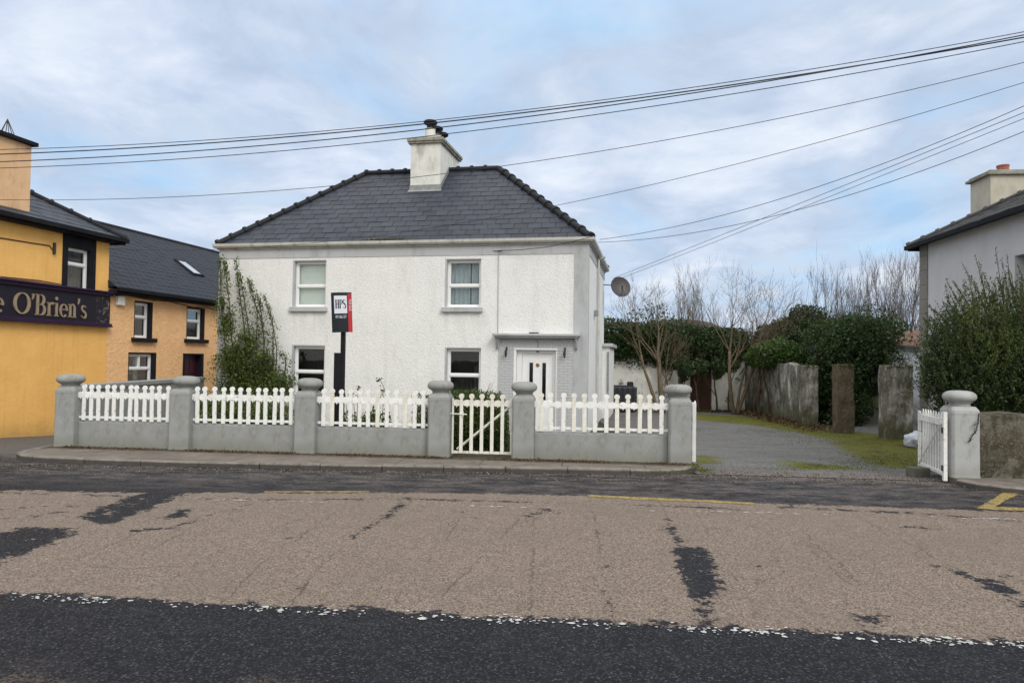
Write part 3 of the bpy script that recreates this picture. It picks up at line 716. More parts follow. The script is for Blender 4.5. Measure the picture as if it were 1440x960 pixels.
# driveway gate leaves
def drive_gate(loc, rz, label, name='driveway_gate'):
    g = empty(name, loc, rz, label, 'gate', 'white driveway gates'); L = 1.15
    f = MB(); f.box((0,-.025,.02),(.06,.025,1.0)).box((L-.045,-.02,.05),(L,.02,.95)).box((.06,-.018,.09),(L-.045,.018,.14)).box((.06,-.018,.80),(L-.045,.018,.90))
    f.build('frame', M['picket'], g, bevel=.003)
    b = MB(); b.tube([(.08,.024,.84),(L-.06,.024,.12)], .014, 4); b.build('brace', M['picket'], g)
    pm = MB().prism([(-.026,.06),(.026,.06),(.026,.93),(0,.985),(-.026,.93)], -.034,-.018).mesh('picket')
    pm.materials.append(M['picket'])
    for k in range(9): obj('picket', pm, None, g, (.06+(k+.6)*(L-.105)/9.2, 0, 0))
    for hz_ in (.70,.16): MB().tube([(.02,.035,hz_),(.02,.035,hz_+.08)], .018, 6).build('hinge', M['iron'], g)
    return g
drive_gate((6.22,10.2,-.07), math.atan2(1.15,.27), 'white metal driveway gate leaf standing open beside the pale right pillar')
p5 = G(975.5,655.5,-.07)
drive_gate((p5.x,p5.y,-.06), math.atan2(p5.y,p5.x)+.012, 'white driveway gate leaf seen edge-on beside the pillar at the left of the driveway')
cb = MB().box((-.13,-.1,-.02),(.13,.1,.13)).build('concrete_block', surf('dark_mossy_concrete',(.13,.125,.10),(.08,.08,.06),6.,.95,.5,30,.01), None, at(1291,668,10.85)-Vector((0,0,.0)), .1, bevel=.012)
cb.location.z = -.08; tag(cb, 'small grey concrete block on the moss at the foot of the open right gate', 'block')
# boundary wall beside side street
def wall_poly(name, pts, thick, zb, zt, mat, label, cat='wall', cope=None, rough=0., cuts=5):
    root = None
    mb = MB(); (x0,y0),(x1,y1) = pts; L = math.hypot(x1-x0,y1-y0); ang = math.atan2(y1-y0,x1-x0)
    root = empty(name, (x0,y0,0), ang, label, cat)
    n = max(2, int(L/.5)); top = [(L*i/n, zt(i/n)) for i in range(n+1)]
    poly = [(0,zb),(L,zb)]+[(a,b) for a,b in top[::-1]]
    o = MB().prism(poly, 0, thick).build('wall_body', mat, root)
    if rough: roughen(o, rough, 3, 1.5)
    if cope:
        c = MB(); c.prism([(a,b+.002) for a,b in top]+[(a,b+cope[0]) for a,b in top[::-1]], -cope[1], thick+cope[1]); c.build('coping', cope[2], root, bevel=.015)
    return root
wall_poly('boundary_wall', [(-7.72,12.55),(-8.72,20.2)], .2, -.8, lambda t: .93-.05*t, M['pillar'], 'grey boundary wall with rounded coping running back towards the orange house', 'wall', (.1,.04,M['pillar']))
# ------------------------------------------------------------------ the white house
HT = math.atan(.197); W = 10.5; D = 6.2
HC = at(826,500,18.2); HC.z = HB
ax = Vector((math.cos(HT),-math.sin(HT),0)); HO = HC-ax*W
house = empty('white_house', HO, -HT, 'two storey white roughcast house with dark slate hipped roof and grey trim', 'house')
Z0 = -.0      # local z: world = local + HB
z_ = lambda zw: zw-HB
def holed_wall(mb, x0, x1, z0, z1, holes, y0, y1):
    """front wall slab between y0 (outer) and y1 with real openings"""
    xs = sorted({x0,x1}|{h[0] for h in holes}|{h[1] for h in holes}); zs = sorted({z0,z1}|{h[2] for h in holes}|{h[3] for h in holes})
    def solid(i, j):
        if i < 0 or j < 0 or i >= len(xs)-1 or j >= len(zs)-1: return False
        cx, cz = (xs[i]+xs[i+1])/2, (zs[j]+zs[j+1])/2
        return not any(h[0] < cx < h[1] and h[2] < cz < h[3] for h in holes)
    idx = {}
    def v(i, j, k):
        key = (i,j,k)
        if key not in idx: idx[key] = len(mb.v); mb.v.append((xs[i],(y0,y1)[k],zs[j]))
        return idx[key]
    for i in range(len(xs)-1):
        for j in range(len(zs)-1):
            if not solid(i,j): continue
            mb.f.append((v(i,j,0),v(i+1,j,0),v(i+1,j+1,0),v(i,j+1,0))); mb.f.append((v(i,j,1),v(i,j+1,1),v(i+1,j+1,1),v(i+1,j,1)))
            if not solid(i-1,j): mb.f.append((v(i,j,0),v(i,j+1,0),v(i,j+1,1),v(i,j,1)))
            if not solid(i+1,j): mb.f.append((v(i+1,j,0),v(i+1,j,1),v(i+1,j+1,1),v(i+1,j+1,0)))
            if not solid(i,j-1): mb.f.append((v(i,j,0),v(i,j,1),v(i+1,j,1),v(i+1,j,0)))
            if not solid(i,j+1): mb.f.append((v(i,j+1,0),v(i+1,j+1,0),v(i+1,j+1,1),v(i,j+1,1)))
    return mb
EZ = z_(4.66)
wins = [(2.27,3.27,z_(2.97),z_(4.28)), (6.68,7.67,z_(2.96),z_(4.26)), (2.29,3.28,z_(.55),z_(1.92)), (6.71,7.70,z_(.53),z_(1.90))]
door = (8.66,9.70,-.1,z_(1.85))
w = MB(); holed_wall(w, 0, W, -.2, EZ, wins+[door], 0, .3)
w.box((0,.3,-.2),(.3,D-.3,EZ)).box((W-.3,.3,-.2),(W,D-.3,EZ)).box((0,D-.3,-.2),(W,D,EZ))
w.build('wall', M['dash'], house)
t = MB(); t.box((-.012,-.014,z_(4.34)),(W+.014,.0,EZ)).box((W+.0,.0,z_(4.34)),(W+.014,D,EZ))
t.box((10.14,-.016,-.2),(W+.016,0,z_(4.34)-.002)).box((W,0,-.2),(W+.016,.16,z_(4.34)-.002)).box((-.014,-.016,-.2),(.17,0,z_(4.34)-.002))
t.build('grey_trim', M['trimgrey'], house)
def window(parent, x0, x1, z0, z1, yw, kind, transom, mat=None, sillmat=None, split=None):
    mat = mat or M['upvc']; fw = .055; yi = yw
    f = MB(); f.box((x0,yi,z0),(x0+fw,yi+.07,z1)).box((x1-fw,yi,z0),(x1,yi+.07,z1)).box((x0+fw,yi,z0),(x1-fw,yi+.07,z0+fw)).box((x0+fw,yi,z1-fw),(x1-fw,yi+.07,z1))
    tz = z0+(z1-z0)*transom; f.box((x0+fw,yi-.012,tz-.03),(x1-fw,yi+.07,tz+.03))
    g = .024
    for a, b in ((z0+fw, tz-.03),(tz+.03, z1-fw)):
        if b > a: f.box((x0+fw,yi+.015,a),(x0+fw+g,yi+.06,b)).box((x1-fw-g,yi+.015,a),(x1-fw,yi+.06,b)).box((x0+fw+g,yi+.015,a),(x1-fw-g,yi+.06,a+g)).box((x0+fw+g,yi+.015,b-g),(x1-fw-g,yi+.06,b))
    if split: xm = (x0+x1)/2; f.box((xm-.03,yi-.01,tz+.03),(xm+.03,yi+.065,z1-fw))
    fo = f.build('window_frame', mat, parent)
    for a, b in ((z0+fw, tz-.03),(tz+.03, z1-fw)):
        MB().box((x0+fw+.01,yi+.036,a+.01),(x1-fw-.01,yi+.040,b-.01)).build('pane', M['glass'], fo)
    return fo
for k, (x0,x1,a,b) in enumerate(wins):
    fo = window(house, x0+.05, x1-.0, a, b-.03, .11, k, .46 if k < 2 else .47)
    # painted reveal lining in grey
    rv = MB(); rv.box((x0+.001,-.003,a),(x0+.05,.11,b)).box((x0+.05,-.003,b-.03),(x1,.11,b)); rv.build('reveal', M['trimgrey'], house)
    s = MB(); s.box((x0-.06,-.09,a-.13),(x1+.06,.12,a-.001)); s.build('window_sill', M['trimgrey'], house, bevel=.01)
# rooms behind the panes
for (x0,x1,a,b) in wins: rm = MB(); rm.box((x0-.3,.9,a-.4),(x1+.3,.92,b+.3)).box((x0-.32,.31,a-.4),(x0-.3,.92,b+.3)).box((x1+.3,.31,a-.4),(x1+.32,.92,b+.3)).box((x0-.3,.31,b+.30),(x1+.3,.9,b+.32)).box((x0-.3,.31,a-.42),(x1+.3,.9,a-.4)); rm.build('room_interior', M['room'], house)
(x0,x1,a,b) = wins[0]; MB().box((x0+.03,.23,a+.03),(x1-.03,.24,b)).build('roller_blind', M['blind'], house)
def curtain(x0, x1, z0, z1, y, folds=7, amp=.02):
    mb = MB(); n = folds*8; vs = []; fs = []
    for i in range(n+1):
        x = x0+(x1-x0)*i/n; yy = y+amp*math.sin(i/8*2*PI)
        vs += [(x,yy,z0),(x,yy+.0,z1)]
    for i in range(n): fs.append((2*i,2*i+2,2*i+3,2*i+1))
    mb.add(vs, fs); me = bpy.data.meshes.new('curtain'); me.from_pydata(mb.v,[],mb.f); return me
(x0,x1,a,b) = wins[1]
obj('curtain', curtain(x0+.02,x0+.64,a,b,.26,5), M['curtain'], house); obj('curtain', curtain(x0+.67,x1-.02,a,b,.26,3), M['curtain'], house)  # their colour stands in for sky mirrored in the panes
(x0,x1,a,b) = wins[3]; obj('curtain', curtain(x1-.30,x1+.05,a-.1,b-.5,.5,3), surf('grey_curtain',(.06,.06,.065),None,5.,.9,0), house)
# porch: brick surround, canopy, door
ps = MB(); holed_wall(ps, 8.2, 10.14, -.2, z_(2.13), [(door[0],door[1],-.3,door[3])], -.05, -.003); ps.build('brick_surround', M['brick'], house)
cn = MB(); cn.box((8.06,-.30,z_(2.20)),(10.32,.0,z_(2.265))).box((8.11,-.25,z_(2.15)),(10.28,-.0,z_(2.198))); cn.build('canopy', M['trimgrey'], house, bevel=.012)
for bx in (8.14,10.22):
    b = MB()
    b.tube([(bx,-.05,z_(1.86)),(bx,-.07,z_(1.97)),(bx,-.12,z_(2.06)),(bx,-.2,z_(2.14))], [.024,.026,.028,.03], 6); b.build('canopy_bracket', M['trimgrey'], house, smooth=True)
df = MB(); x0,x1 = door[0],door[1]; zt = door[3]
df.box((x0,.06,-.1),(x0+.13,.14,zt)).box((x1-.1,.06,-.1),(x1,.14,zt)).box((x0+.13,.06,zt-.09),(x1-.1,.14,zt))
df.box((x0-.07,-.062,-.1),(x0,-.04,zt)).box((x1,-.062,-.1),(x1+.02,-.04,zt)).box((x0-.07,-.075,zt),(x1+.04,-.02,zt+.04)); df.build('door_frame', M['upvc'], house)
dr = MB(); a0, a1 = x0+.135, x1-.105; dh = zt-.095
g1 = (a0+.19, a0+.29); g2_ = (a1-.27, a1-.17)
holed_wall(dr, a0, a1, -.05, dh, [(g1[0],g1[1],z_(.62),z_(1.52)),(g2_[0],g2_[1],z_(.55),z_(1.52))], .085, .13)
for g in (g1,g2_): dr.box((g[0]-.07,.078,z_(1.57)),(g[1]+.05,.0845,z_(1.585))).box((g[0]-.03,.07,z_(.6)),(g[0],.0845,z_(1.54))).box((g[1],.07,z_(.6)),(g[1]+.03,.0845,z_(1.54)))
dl = dr.build('front_door', M['upvc'], house)
for g in (g1,g2_): MB().box((g[0],.10,z_(.55)),(g[1],.106,z_(1.52))).build('door_glass', surf('dark_glazing',(.01,.011,.012),None,3.,.08,0), dl)
k = MB(); k.lathe([(.035,-.01),(.05,0),(.035,.01)], 12); kn = k.build('knocker', surf('old_brass',(.35,.2,.08),(.2,.1,.05),20.,.4,0,metal=.7), dl, ((g1[1]+g2_[0])/2,.07,z_(1.46))); kn.rotation_euler = (PI/2,0,0)
MB().tube([(a0+.05,.06,z_(.75)),(a0+.05,.04,z_(.75)),(a0+.14,.04,z_(.75))],.01,6).build('door_handle', M['metalgrey'], dl)
MB().box(((a0+a1)/2-.03,.05,zt-.07),((a0+a1)/2+.05,.062,zt-.02)).build('number_plate', M['lead'], house)
MB().tube([((a0+a1)/2-.02,-.055,z_(2.1)),((a0+a1)/2+.04,-.06,z_(2.02)),((a0+a1)/2+.03,-.055,z_(1.9))],.006,5).build('loose_wire', M['cable'], house)
MB().box((9.0,-.15,z_(2.272)),(9.24,-.02,z_(2.30))).build('dropped_slate', M['ridge'], house)
for lx in (8.40,9.93):
    l = MB(); l.box((lx-.02,-.07,z_(1.82)),(lx+.02,-.05,z_(1.92))).tube([(lx,-.06,z_(1.86)),(lx,-.12,z_(1.9)),(lx,-.16,z_(1.83))],.008,5)
    l.lathe([(.01,.1),(.03,.08),(.035,0),(.02,-.07),(.008,-.1)],8,(lx,-.16,z_(1.74))); l.build('porch_lantern', M['iron'], house)
# facade cable and its bracket
c = MB(); c.tube([(8.14,-.02,z_(4.45)),(8.145,-.02,z_(3.3)),(8.15,-.02,z_(2.28))],.010,5); c.tube([(8.0,-.03,z_(4.46)),(8.22,-.03,z_(4.46))],.02,6); c.build('cable_drop', M['trimgrey'], house)
# roof
OV = .05; ez = z_(4.74); rz_ = z_(7.46); hw = D/2; rise = rz_-ez
E0,E1,F0,F1 = -OV, W+OV, -OV, D+OV; half = hw+OV
AL = Vector((E0+half-.02, hw, rz_)); AR = Vector((E1-half+.02, hw, rz_))
planes = [ (Vector((E0,F0,ez)),Vector((E1,F0,ez)),AR,AL), (Vector((E1,F1,ez)),Vector((E0,F1,ez)),AL,AR), (Vector((E1,F0,ez)),Vector((E1,F1,ez)),AR), (Vector((E0,F1,ez)),Vector((E0,F0,ez)),AL)]
def clip_poly(poly, a, b):
    """keep the part of a 2D polygon left of a->b"""
    out = []
    def side(p): return (b[0]-a[0])*(p[1]-a[1])-(b[1]-a[1])*(p[0]-a[0])
    for i in range(len(poly)):
        p, q = poly[i], poly[(i+1)%len(poly)]; sp, sq = side(p), side(q)
        if sp >= 0: out.append(p)
        if (sp >= 0) != (sq >= 0):
            t = sp/(sp-sq); out.append((p[0]+(q[0]-p[0])*t, p[1]+(q[1]-p[1])*t))
    return out
def slates(mb, quad, sw=.37, course=.272, th=.006, lift=.008, skip=None):
    quad = [Vector(q) for q in quad]; O = quad[0]; U = (quad[1]-quad[0]).normalized(); Nn = U.cross(quad[2]-quad[0]).normalized(); V = Nn.cross(U)
    if V.z < 0: V = -V; Nn = -Nn
    P2 = [((q-O).dot(U),(q-O).dot(V)) for q in quad]
    ar = sum(P2[i][0]*P2[(i+1)%len(P2)][1]-P2[(i+1)%len(P2)][0]*P2[i][1] for i in range(len(P2)))
    if ar < 0: P2 = P2[::-1]
    umin, umax = min(p[0] for p in P2), max(p[0] for p in P2); vmax = max(p[1] for p in P2)
    row = 0; v = -.03
    P2c = [(p[0],p[1]) for p in P2]
    while v < vmax:
        u = umin-sw+(sw/2 if row%2 else 0)
        while u < umax:
            g = .0065; poly = [(u+g,v),(u+sw-g,v),(u+sw-g,v+course+.04),(u+g,v+course+.04)]
            for i in range(len(P2)):
                a, b = P2[i], P2[(i+1)%len(P2)]
                if abs(a[1]) < 1e-4 and abs(b[1]) < 1e-4: continue
                poly = clip_poly(poly, a, b)
                if len(poly) < 3: break
            if len(poly) >= 3 and not (skip and skip(u+sw/2, v+course/2)):
                j = random.uniform(-.002,.003); tl = random.uniform(-.003,.003)
                top = [O+U*p[0]+V*p[1]+Nn*(lift+j+tl*(p[0]-u)/sw+ (lift*1.1)*(1-(p[1]-v)/(course+.04))) for p in poly]
                bot = [q-Nn*th for q in top]; n = len(poly)
                mb.add(top+bot, [tuple(range(n)), tuple(range(2*n-1,n-1,-1))]+[(i,i+n,(i+1)%n+n,(i+1)%n) for i in range(n)])
            u += sw
        v += course; row += 1
rf = MB()
for q in planes: slates(rf, q)
roof = rf.build('roof', M['slate'], house)
un = MB(); un.add([(E0,F0,ez),(E1,F0,ez),(E1,F1,ez),(E0,F1,ez),AL,AR],[(0,1,5,4),(1,2,5),(2,3,4,5),(3,0,4)]); un.add([(E0+.02,F0+.02,ez-.02),(E1-.02,F0+.02,ez-.02),(E1-.02,F1-.02,ez-.02),(E0+.02,F1-.02,ez-.02)],[(0,1,2,3)])
un.build('roof_underlay', M['ridge'], roof)
def ridge_tiles(mb, a, b, L=.42, r=.10, lift=.0):
    a, b = Vector(a), Vector(b); d = b-a; n = max(1,round(d.length/L)); t = d.normalized(); s = t.cross(Vector((0,0,1))).normalized(); u = s.cross(t).normalized()
    def ring(p, rr): return [p+s*rr*math.cos(PI*(k-1.2)/8*8/5.6)*1.05+u*rr*math.sin(PI*(k-1.2)/5.6)*.85 for k in range(9)]
    for i in range(n):
        p = a+d*(i/n); q = a+d*((i+1)/n); base = [ring(p,r),ring(p.lerp(q,.97),r*1.0)]
        for R0, R1 in ((base[0],base[1]),(ring(p-t*.02,r*1.4),ring(p+t*.055,r*1.4))):
            vs = R0+R1; mb.add(vs, [(k,k+1,k+10,k+9) for k in range(8)]+[tuple(range(9)), tuple(range(17,8,-1))])
rt = MB(); up = Vector((0,0,.03))
corners = [Vector((E0,F0,ez)),Vector((E1,F0,ez)),Vector((E1,F1,ez)),Vector((E0,F1,ez))]
for c_, apx in ((corners[0],AL),(corners[1],AR),(corners[2],AR),(corners[3],AL)): ridge_tiles(rt, c_+up, apx+up)
ridge_tiles(rt, AL+up, AR+up)
rt.build('ridge_tiles', M['ridge'], roof)
# gutters and soffit
gu = MB()
prof = [(0,.0),(.0,-.09),(.03,-.115),(.09,-.115),(.125,-.07),(.13,.0),(.12,.0),(.112,-.065),(.085,-.10),(.035,-.10),(.01,-.08),(.01,0)]
def gutter(a, b, outw):
    a, b, o = Vector(a), Vector(b), Vector(outw); n = len(prof)
    def ring(p, e): return [p+o*(x-.02)+e*(x-.02)+Vector((0,0,z)) for x, z in prof]
    t = (b-a).normalized(); return ring(a, -t), ring(b, t), n
for a, b, o in (((E0,F0,ez+.01),(E1,F0,ez+.01),(0,-1,0)),((E1,F0,ez+.01),(E1,F1,ez+.01),(1,0,0)),((E0,F1,ez+.01),(E0,F0,ez+.01),(-1,0,0)),((E1,F1,ez+.01),(E0,F1,ez+.01),(0,1,0))):
    A, B, n = gutter(a, b, o); gu.add(A+B, [(i,(i+1)%n,(i+1)%n+n,i+n) for i in range(n)])
gu.build('gutter', M['gutter'], house)
so = MB(); so.box((E0-.01,F0+.005,ez-.15),(E1+.01,-.017,ez-.03)).box((W+.017,-.017,ez-.15),(E1-.005,F1,ez-.03)).box((E0+.005,-.017,ez-.15),(-.017,F1,ez-.03)).box((-.017,D+.002,ez-.15),(W+.017,F1,ez-.03))
so.build('fascia', M['gutter'], house)
# moss on the gutter edge
mp = np.array([(5.0+random.gauss(0,.42), F0+abs(random.gauss(0,.05)), ez+.03+abs(random.gauss(0,.03))) for _ in range(500)]+[(random.uniform(5.5,8), F0+.03, ez+.03) for _ in range(60)])
tag(obj('gutter_moss', leaf_mesh('gutter_moss', mp, .045), leafmat('brown_moss',(.05,.05,.015),(.09,.085,.03),(.12,.09,.04)), house), kind='stuff')
# side details
MB().tube([(W+.06,2.7,-.2),(W+.06,2.7,EZ-.1),(W+.25,2.7,ez-.1)], .036, 8).build('downpipe', M['gutter'], house)
MB().box((W,1.9,z_(2.86)),(W+.11,2.15,z_(3.02))).build('vent_box', M['lead'], house)
MB().box((W,3.2,z_(2.3)),(W+.02,3.6,z_(4.3))).build('side_trim', M['trimgrey'], house)
ex = MB(); ex.box((W+.001,5.6,-.2),(W+.24,8.4,z_(2.04))).box((3,D,-.2),(W,8.4,z_(2.04))); e_ = ex.build('rear_extension', M['dash'], house)
MB().box((W+.001,5.5,z_(2.05)),(W+.34,8.5,z_(2.17))).build('flat_roof', M['trimgrey'], e_, bevel=.02)
MB().tube([(W+.2,5.56,-.2),(W+.2,5.56,z_(1.9))],.03,8).build('drainpipe', M['lead'], e_)
# chimney (front-to-back stack straddling the ridge)
def hp(x, y, yl):            # photo point on the house plane local y = yl -> local coordinates
    d = ray(x,y); nrm = Vector((math.sin(HT),math.cos(HT),0)); o = HO+nrm*yl; t = ((o-EYE).dot(nrm))/d.dot(nrm); P = EYE+d*t-HO
    return Vector((P.dot(ax), yl, P.z))
ch = empty('chimney', (0,0,0)); ch.parent = house
cf = 2.15; A = hp(577,258,cf); B = hp(619,258,cf); T = hp(577,203,cf); cx0, cx1 = A.x, B.x; ctop = T.z; cd = 2.05
MB().box((cx0,cf,ez+.9),(cx1,cf+cd,ctop)).build('stack', M['chimney'], ch)
cc = MB(); cc.box((cx0-.07,cf-.07,ctop),(cx1+.07,cf+cd+.07,ctop+.06)).box((cx0-.1,cf-.1,ctop+.06),(cx1+.1,cf+cd+.1,ctop+.16)).box((cx0+.02,cf+.02,ctop+.16),(cx1-.02,cf+cd-.02,ctop+.22)); cc.build('chimney_cap', M['concrete'], ch, bevel=.015)
for k in range(3):
    cy = cf+.42+k*.6; cx = (cx0+cx1)/2
    p = MB(); p.lathe([(.17,ctop+.2),(.16,ctop+.3),(.15,ctop+.55),(.17,ctop+.57)], 16, (cx,cy,0)); po = p.build('chimney_pot', M['chimney'], ch, smooth=False)
    q = MB(); q.lathe([(.11,ctop+.56),(.11,ctop+.72),(.20,ctop+.73),(.22,ctop+.78),(.19,ctop+.82),(.05,ctop+.85)], 16, (cx,cy,0)); q.build('cowl', M['black'], po)
sl = rise/half; zz = lambda y: ez+(y-F0)*sl
l = MB(); l.box((cx0-.02,cf-.02,zz(cf)-.05),(cx1+.02,cf,zz(cf)+.17)); l.add([(cx0-.05,cf-.10,zz(cf-.10)+.035),(cx1+.05,cf-.10,zz(cf-.10)+.035),(cx1+.05,cf-.0,zz(cf)+.035),(cx0-.05,cf-.0,zz(cf)+.035)],[(0,1,2,3)])
l.add([(cx1+.012,cf,zz(cf)),(cx1+.012,hw,rz_),(cx1+.012,hw,rz_+.17),(cx1+.012,cf,zz(cf)+.17)],[(0,1,2,3)])
l.build('lead_flashing', M['lead'], ch)
# satellite dish
dc = at(871,405,23.6); ds = empty('satellite_dish', dc, 0, 'dark grey round satellite dish on an arm from the side of the white house', 'satellite dish')
mb = MB(); R = .345; rings = []
for i in range(7):
    rr = R*i/6; rings.append((rr, .09*(rr/R)**2))
for back in (0,1):
    b0 = len(mb.v)
    for rr, dz in rings:
        for k in range(28): a = 2*PI*k/28; mb.v.append((rr*math.cos(a)+0.0, -dz-.03+(back*.012), rr*1.02*math.sin(a)))
    for i in range(6):
        for k in range(28): mb.f.append((b0+i*28+k,b0+i*28+(k+1)%28,b0+(i+1)*28+(k+1)%28,b0+(i+1)*28+k))
mb.tube([(R*math.cos(2*PI*k/28),-.112,R*1.02*math.sin(2*PI*k/28)) for k in range(29)], .008, 5)
d_ = mb.build('dish', M['metalgrey'], ds, smooth=True); d_.rotation_euler = (-.3,0,.28)
wl_ = HO+ax*W+Vector((math.sin(HT),math.cos(HT),0))*5.7; wl_.z = dc.z+.12
a_ = MB(); rel = wl_-dc; a_.tube([rel,(-.1,.12,.1),(0,.1,0),(0,.0,-.0)],.018,6); a_.build('wall_arm', M['metalgrey'], ds)
a_ = MB(); a_.tube([(.0,.02,-.3),(.05,-.25,-.2),(.03,-.42,-.05)],.013,5); a_.tube([(.03,-.40,-.07),(.03,-.44,.05)],.03,8); a_.tube([(.2,-.05,-.28),(.03,-.42,-.03)],.008,5); a_.build('receiver_arm', M['metalgrey'], ds)
# ------------------------------------------------------------------ FOR SALE sign
def text_mesh(s, size, xscale=1., ext=.002):
    cu = bpy.data.curves.new('txt','FONT'); cu.body = s; cu.size = size; cu.extrude = ext; cu.align_x = 'CENTER'; cu.align_y = 'CENTER'; cu.resolution_u = 3
    o = bpy.data.objects.new('txt', cu); COL.objects.link(o); bpy.context.view_layer.update()
    me = bpy.data.meshes.new_from_object(o.evaluated_get(bpy.context.evaluated_depsgraph_get())); bpy.data.objects.remove(o)
    for v in me.vertices: v.co.x *= xscale
    return me
def stroke(mb, pts, ws, z0, z1):
    """variable-width stroke in the xz plane, extruded along y"""
    pts = [Vector(p) for p in pts]; L = []; R_ = []
    for i, p in enumerate(pts):
        t = (pts[min(i+1,len(pts)-1)]-pts[max(i-1,0)]).normalized(); nn = Vector((-t.y,t.x)); w_ = ws[i] if hasattr(ws,'__len__') else ws
        L.append(p+nn*w_/2); R_.append(p-nn*w_/2)
    for i in range(len(pts)-1):
        q = [L[i],L[i+1],R_[i+1],R_[i]]; mb.prism([(a.x,a.y) for a in q], z0, z1)
def arc(cx, cy, rx, ry, a0, a1, n=14): return [(cx+rx*math.cos(a0+(a1-a0)*k/n), cy+ry*math.sin(a0+(a1-a0)*k/n)) for k in range(n+1)]
def arcw(a0, a1, thick, thin, n=14): return [thin+(thick-thin)*abs(math.cos(a0+(a1-a0)*k/n))**1.3 for k in range(n+1)]
def glyph(mb, ch_, x, y0, y1):
    """hand-drawn serif letters, unit height 1 for capitals; returns advance"""
    def S(p, w_): stroke(mb, [(x+a,b) for a,b in p], w_, y0, y1)
    tk, tn, sf = .15, .045, .05
    if ch_ == 'O': S(arc(.50,.5,.43,.48,0,2*PI,28), arcw(0,2*PI,tk*1.15,tn,28)); return 1.04
    if ch_ == "'": S([(.09,1.0),(.10,.86),(.04,.70)], [.13,.10,.02]); return .22
    if ch_ == 'B':
        S([(.14,0),(.14,1)], tk); S([(0,.02),(.3,.02)], sf); S([(0,.98),(.3,.98)], sf)
        S([(.14,.975)]+arc(.34,.75,.2,.225,PI/2,-PI/2)+[(.14,.525)], [.05]+arcw(PI/2,-PI/2,tk,.05)+[.05]); S([(.14,.5)]+arc(.37,.265,.23,.24,PI/2,-PI/2)+[(.14,.025)], [.05]+arcw(PI/2,-PI/2,tk,.05)+[.05]); return .72
    if ch_ in 'rin':
        S([(.14,0),(.14,.66)], tk*.9); S([(.0,.02),(.28,.02)], sf); S([(.0,.64),(.14,.64)], sf)
        if ch_ == 'i': S(arc(.13,.88,.045,.045,0,2*PI,8), .09); return .33
        if ch_ == 'r': S([(.16,.45),(.26,.60),(.36,.65),(.42,.58)], [.04,.06,.08,.11]); return .47
        S([(.16,.48)]+arc(.30,.47,.145,.19,PI*.85,0,8)+[(.445,0)], [.03]+[.05+.01*k for k in range(9)]+[tk*.9]); S([(.33,.02),(.56,.02)], sf); return .62
    if ch_ == 'e':
        S(arc(.27,.32,.22,.31,0,PI*1.75,20), arcw(0,PI*1.75,.13,.04,20)); S([(.07,.37),(.48,.37)], .045); return .56
    if ch_ == 's':
        S([(.36,.56)]+arc(.22,.49,.14,.16,PI*.2,PI*1.1,8)+[(.22,.35)]+arc(.23,.17,.15,.16,PI*.3,-PI*.85,8)+[(.05,.12)], [.04]+[.05]*4+[.09]*5+[.14]+[.10]*5+[.05]*4+[.04]); return .46
    if ch_ == 'H':
        S([(.12,0),(.12,1)], .17); S([(.46,0),(.46,1)], .17); S([(.12,.52),(.46,.52)], .05); S([(0,.02),(.24,.02)],.04); S([(0,.98),(.24,.98)],.04); S([(.34,.02),(.58,.02)],.04); S([(.34,.98),(.58,.98)],.04); return .60
    if ch_ == 'P':
        S([(.12,0),(.12,1)], .17); S([(0,.02),(.26,.02)],.04); S([(.12,.975)]+arc(.26,.74,.17,.235,PI/2,-PI/2)+[(.12,.505)], [.04]+arcw(PI/2,-PI/2,.15,.04)+[.04]); return .47
    if ch_ == 'S':
        S([(.44,.84)]+arc(.27,.75,.18,.22,PI*.2,PI*1.1,8)+[(.27,.53)]+arc(.28,.25,.19,.23,PI*.3,-PI*.85,8)+[(.06,.2)], [.03]+[.05]*4+[.12]*5+[.19]+[.14]*5+[.05]*4+[.03]); return .5
    return .3
sp = at(477,560,13.2); sp.z = H(sp.x,sp.y)
sg = empty('sale_sign', sp, -.12, 'tall black post with a bowed black and red estate agent board before the white wall', 'sign')
S0 = -sp.z; zt_ = at(477,465,13.2).z-sp.z; zk = at(477,496,13.2).z-sp.z
MB().box((.012,-.02,-.2),(.088,.05,zt_+.05)).build('upper_post', M['black'], sg, bevel=.004)
MB().box((-.10,-.045,-.2),(.086,-.022,zk)).build('lower_post', M['black'], sg, bevel=.004)
bz0 = at(482,467.5,13.2).z-sp.z; bz1 = at(482,412,13.2).z-sp.z; bw_ = .34
bd = empty('sign_board', (.055,-.10,(bz0+bz1)/2), .45); bd.parent = sg; bd.rotation_euler = (0,-.05,.42); hh_ = (bz1-bz0)/2; bw2 = .185
def bowed(x0, x1, z0, z1, y0, y1, n=10):
    mb = MB()
    for i in range(n):
        a, b = x0+(x1-x0)*i/n, x0+(x1-x0)*(i+1)/n; f = lambda x: -.045*(1-(x/bw2)**2)
        mb.add([(a,y0+f(a),z0),(b,y0+f(b),z0),(b,y1+f(b),z0),(a,y1+f(a),z0),(a,y0+f(a),z1),(b,y0+f(b),z1),(b,y1+f(b),z1),(a,y1+f(a),z1)], [(0,3,2,1),(4,5,6,7),(0,1,5,4),(1,2,6,5),(2,3,7,6),(3,0,4,7)])
    return mb
bowed(-bw2,bw2,-hh_,hh_,0,.006).build('board_panel', M['signblack'], bd)
bowed(bw2-.075,bw2,-hh_+.002,hh_-.025,-.004,-.001,4).build('red_strip', M['signred'], bd)
bowed(-.135,.095,-.02,hh_-.06,-.004,-.001).build('white_square', M['signwhite'], bd)
lg = MB(); x = 0; tmp = MB()
for c_ in 'HPS': x += glyph(tmp, c_, x, 0, .003)+.01
sc = .18/x
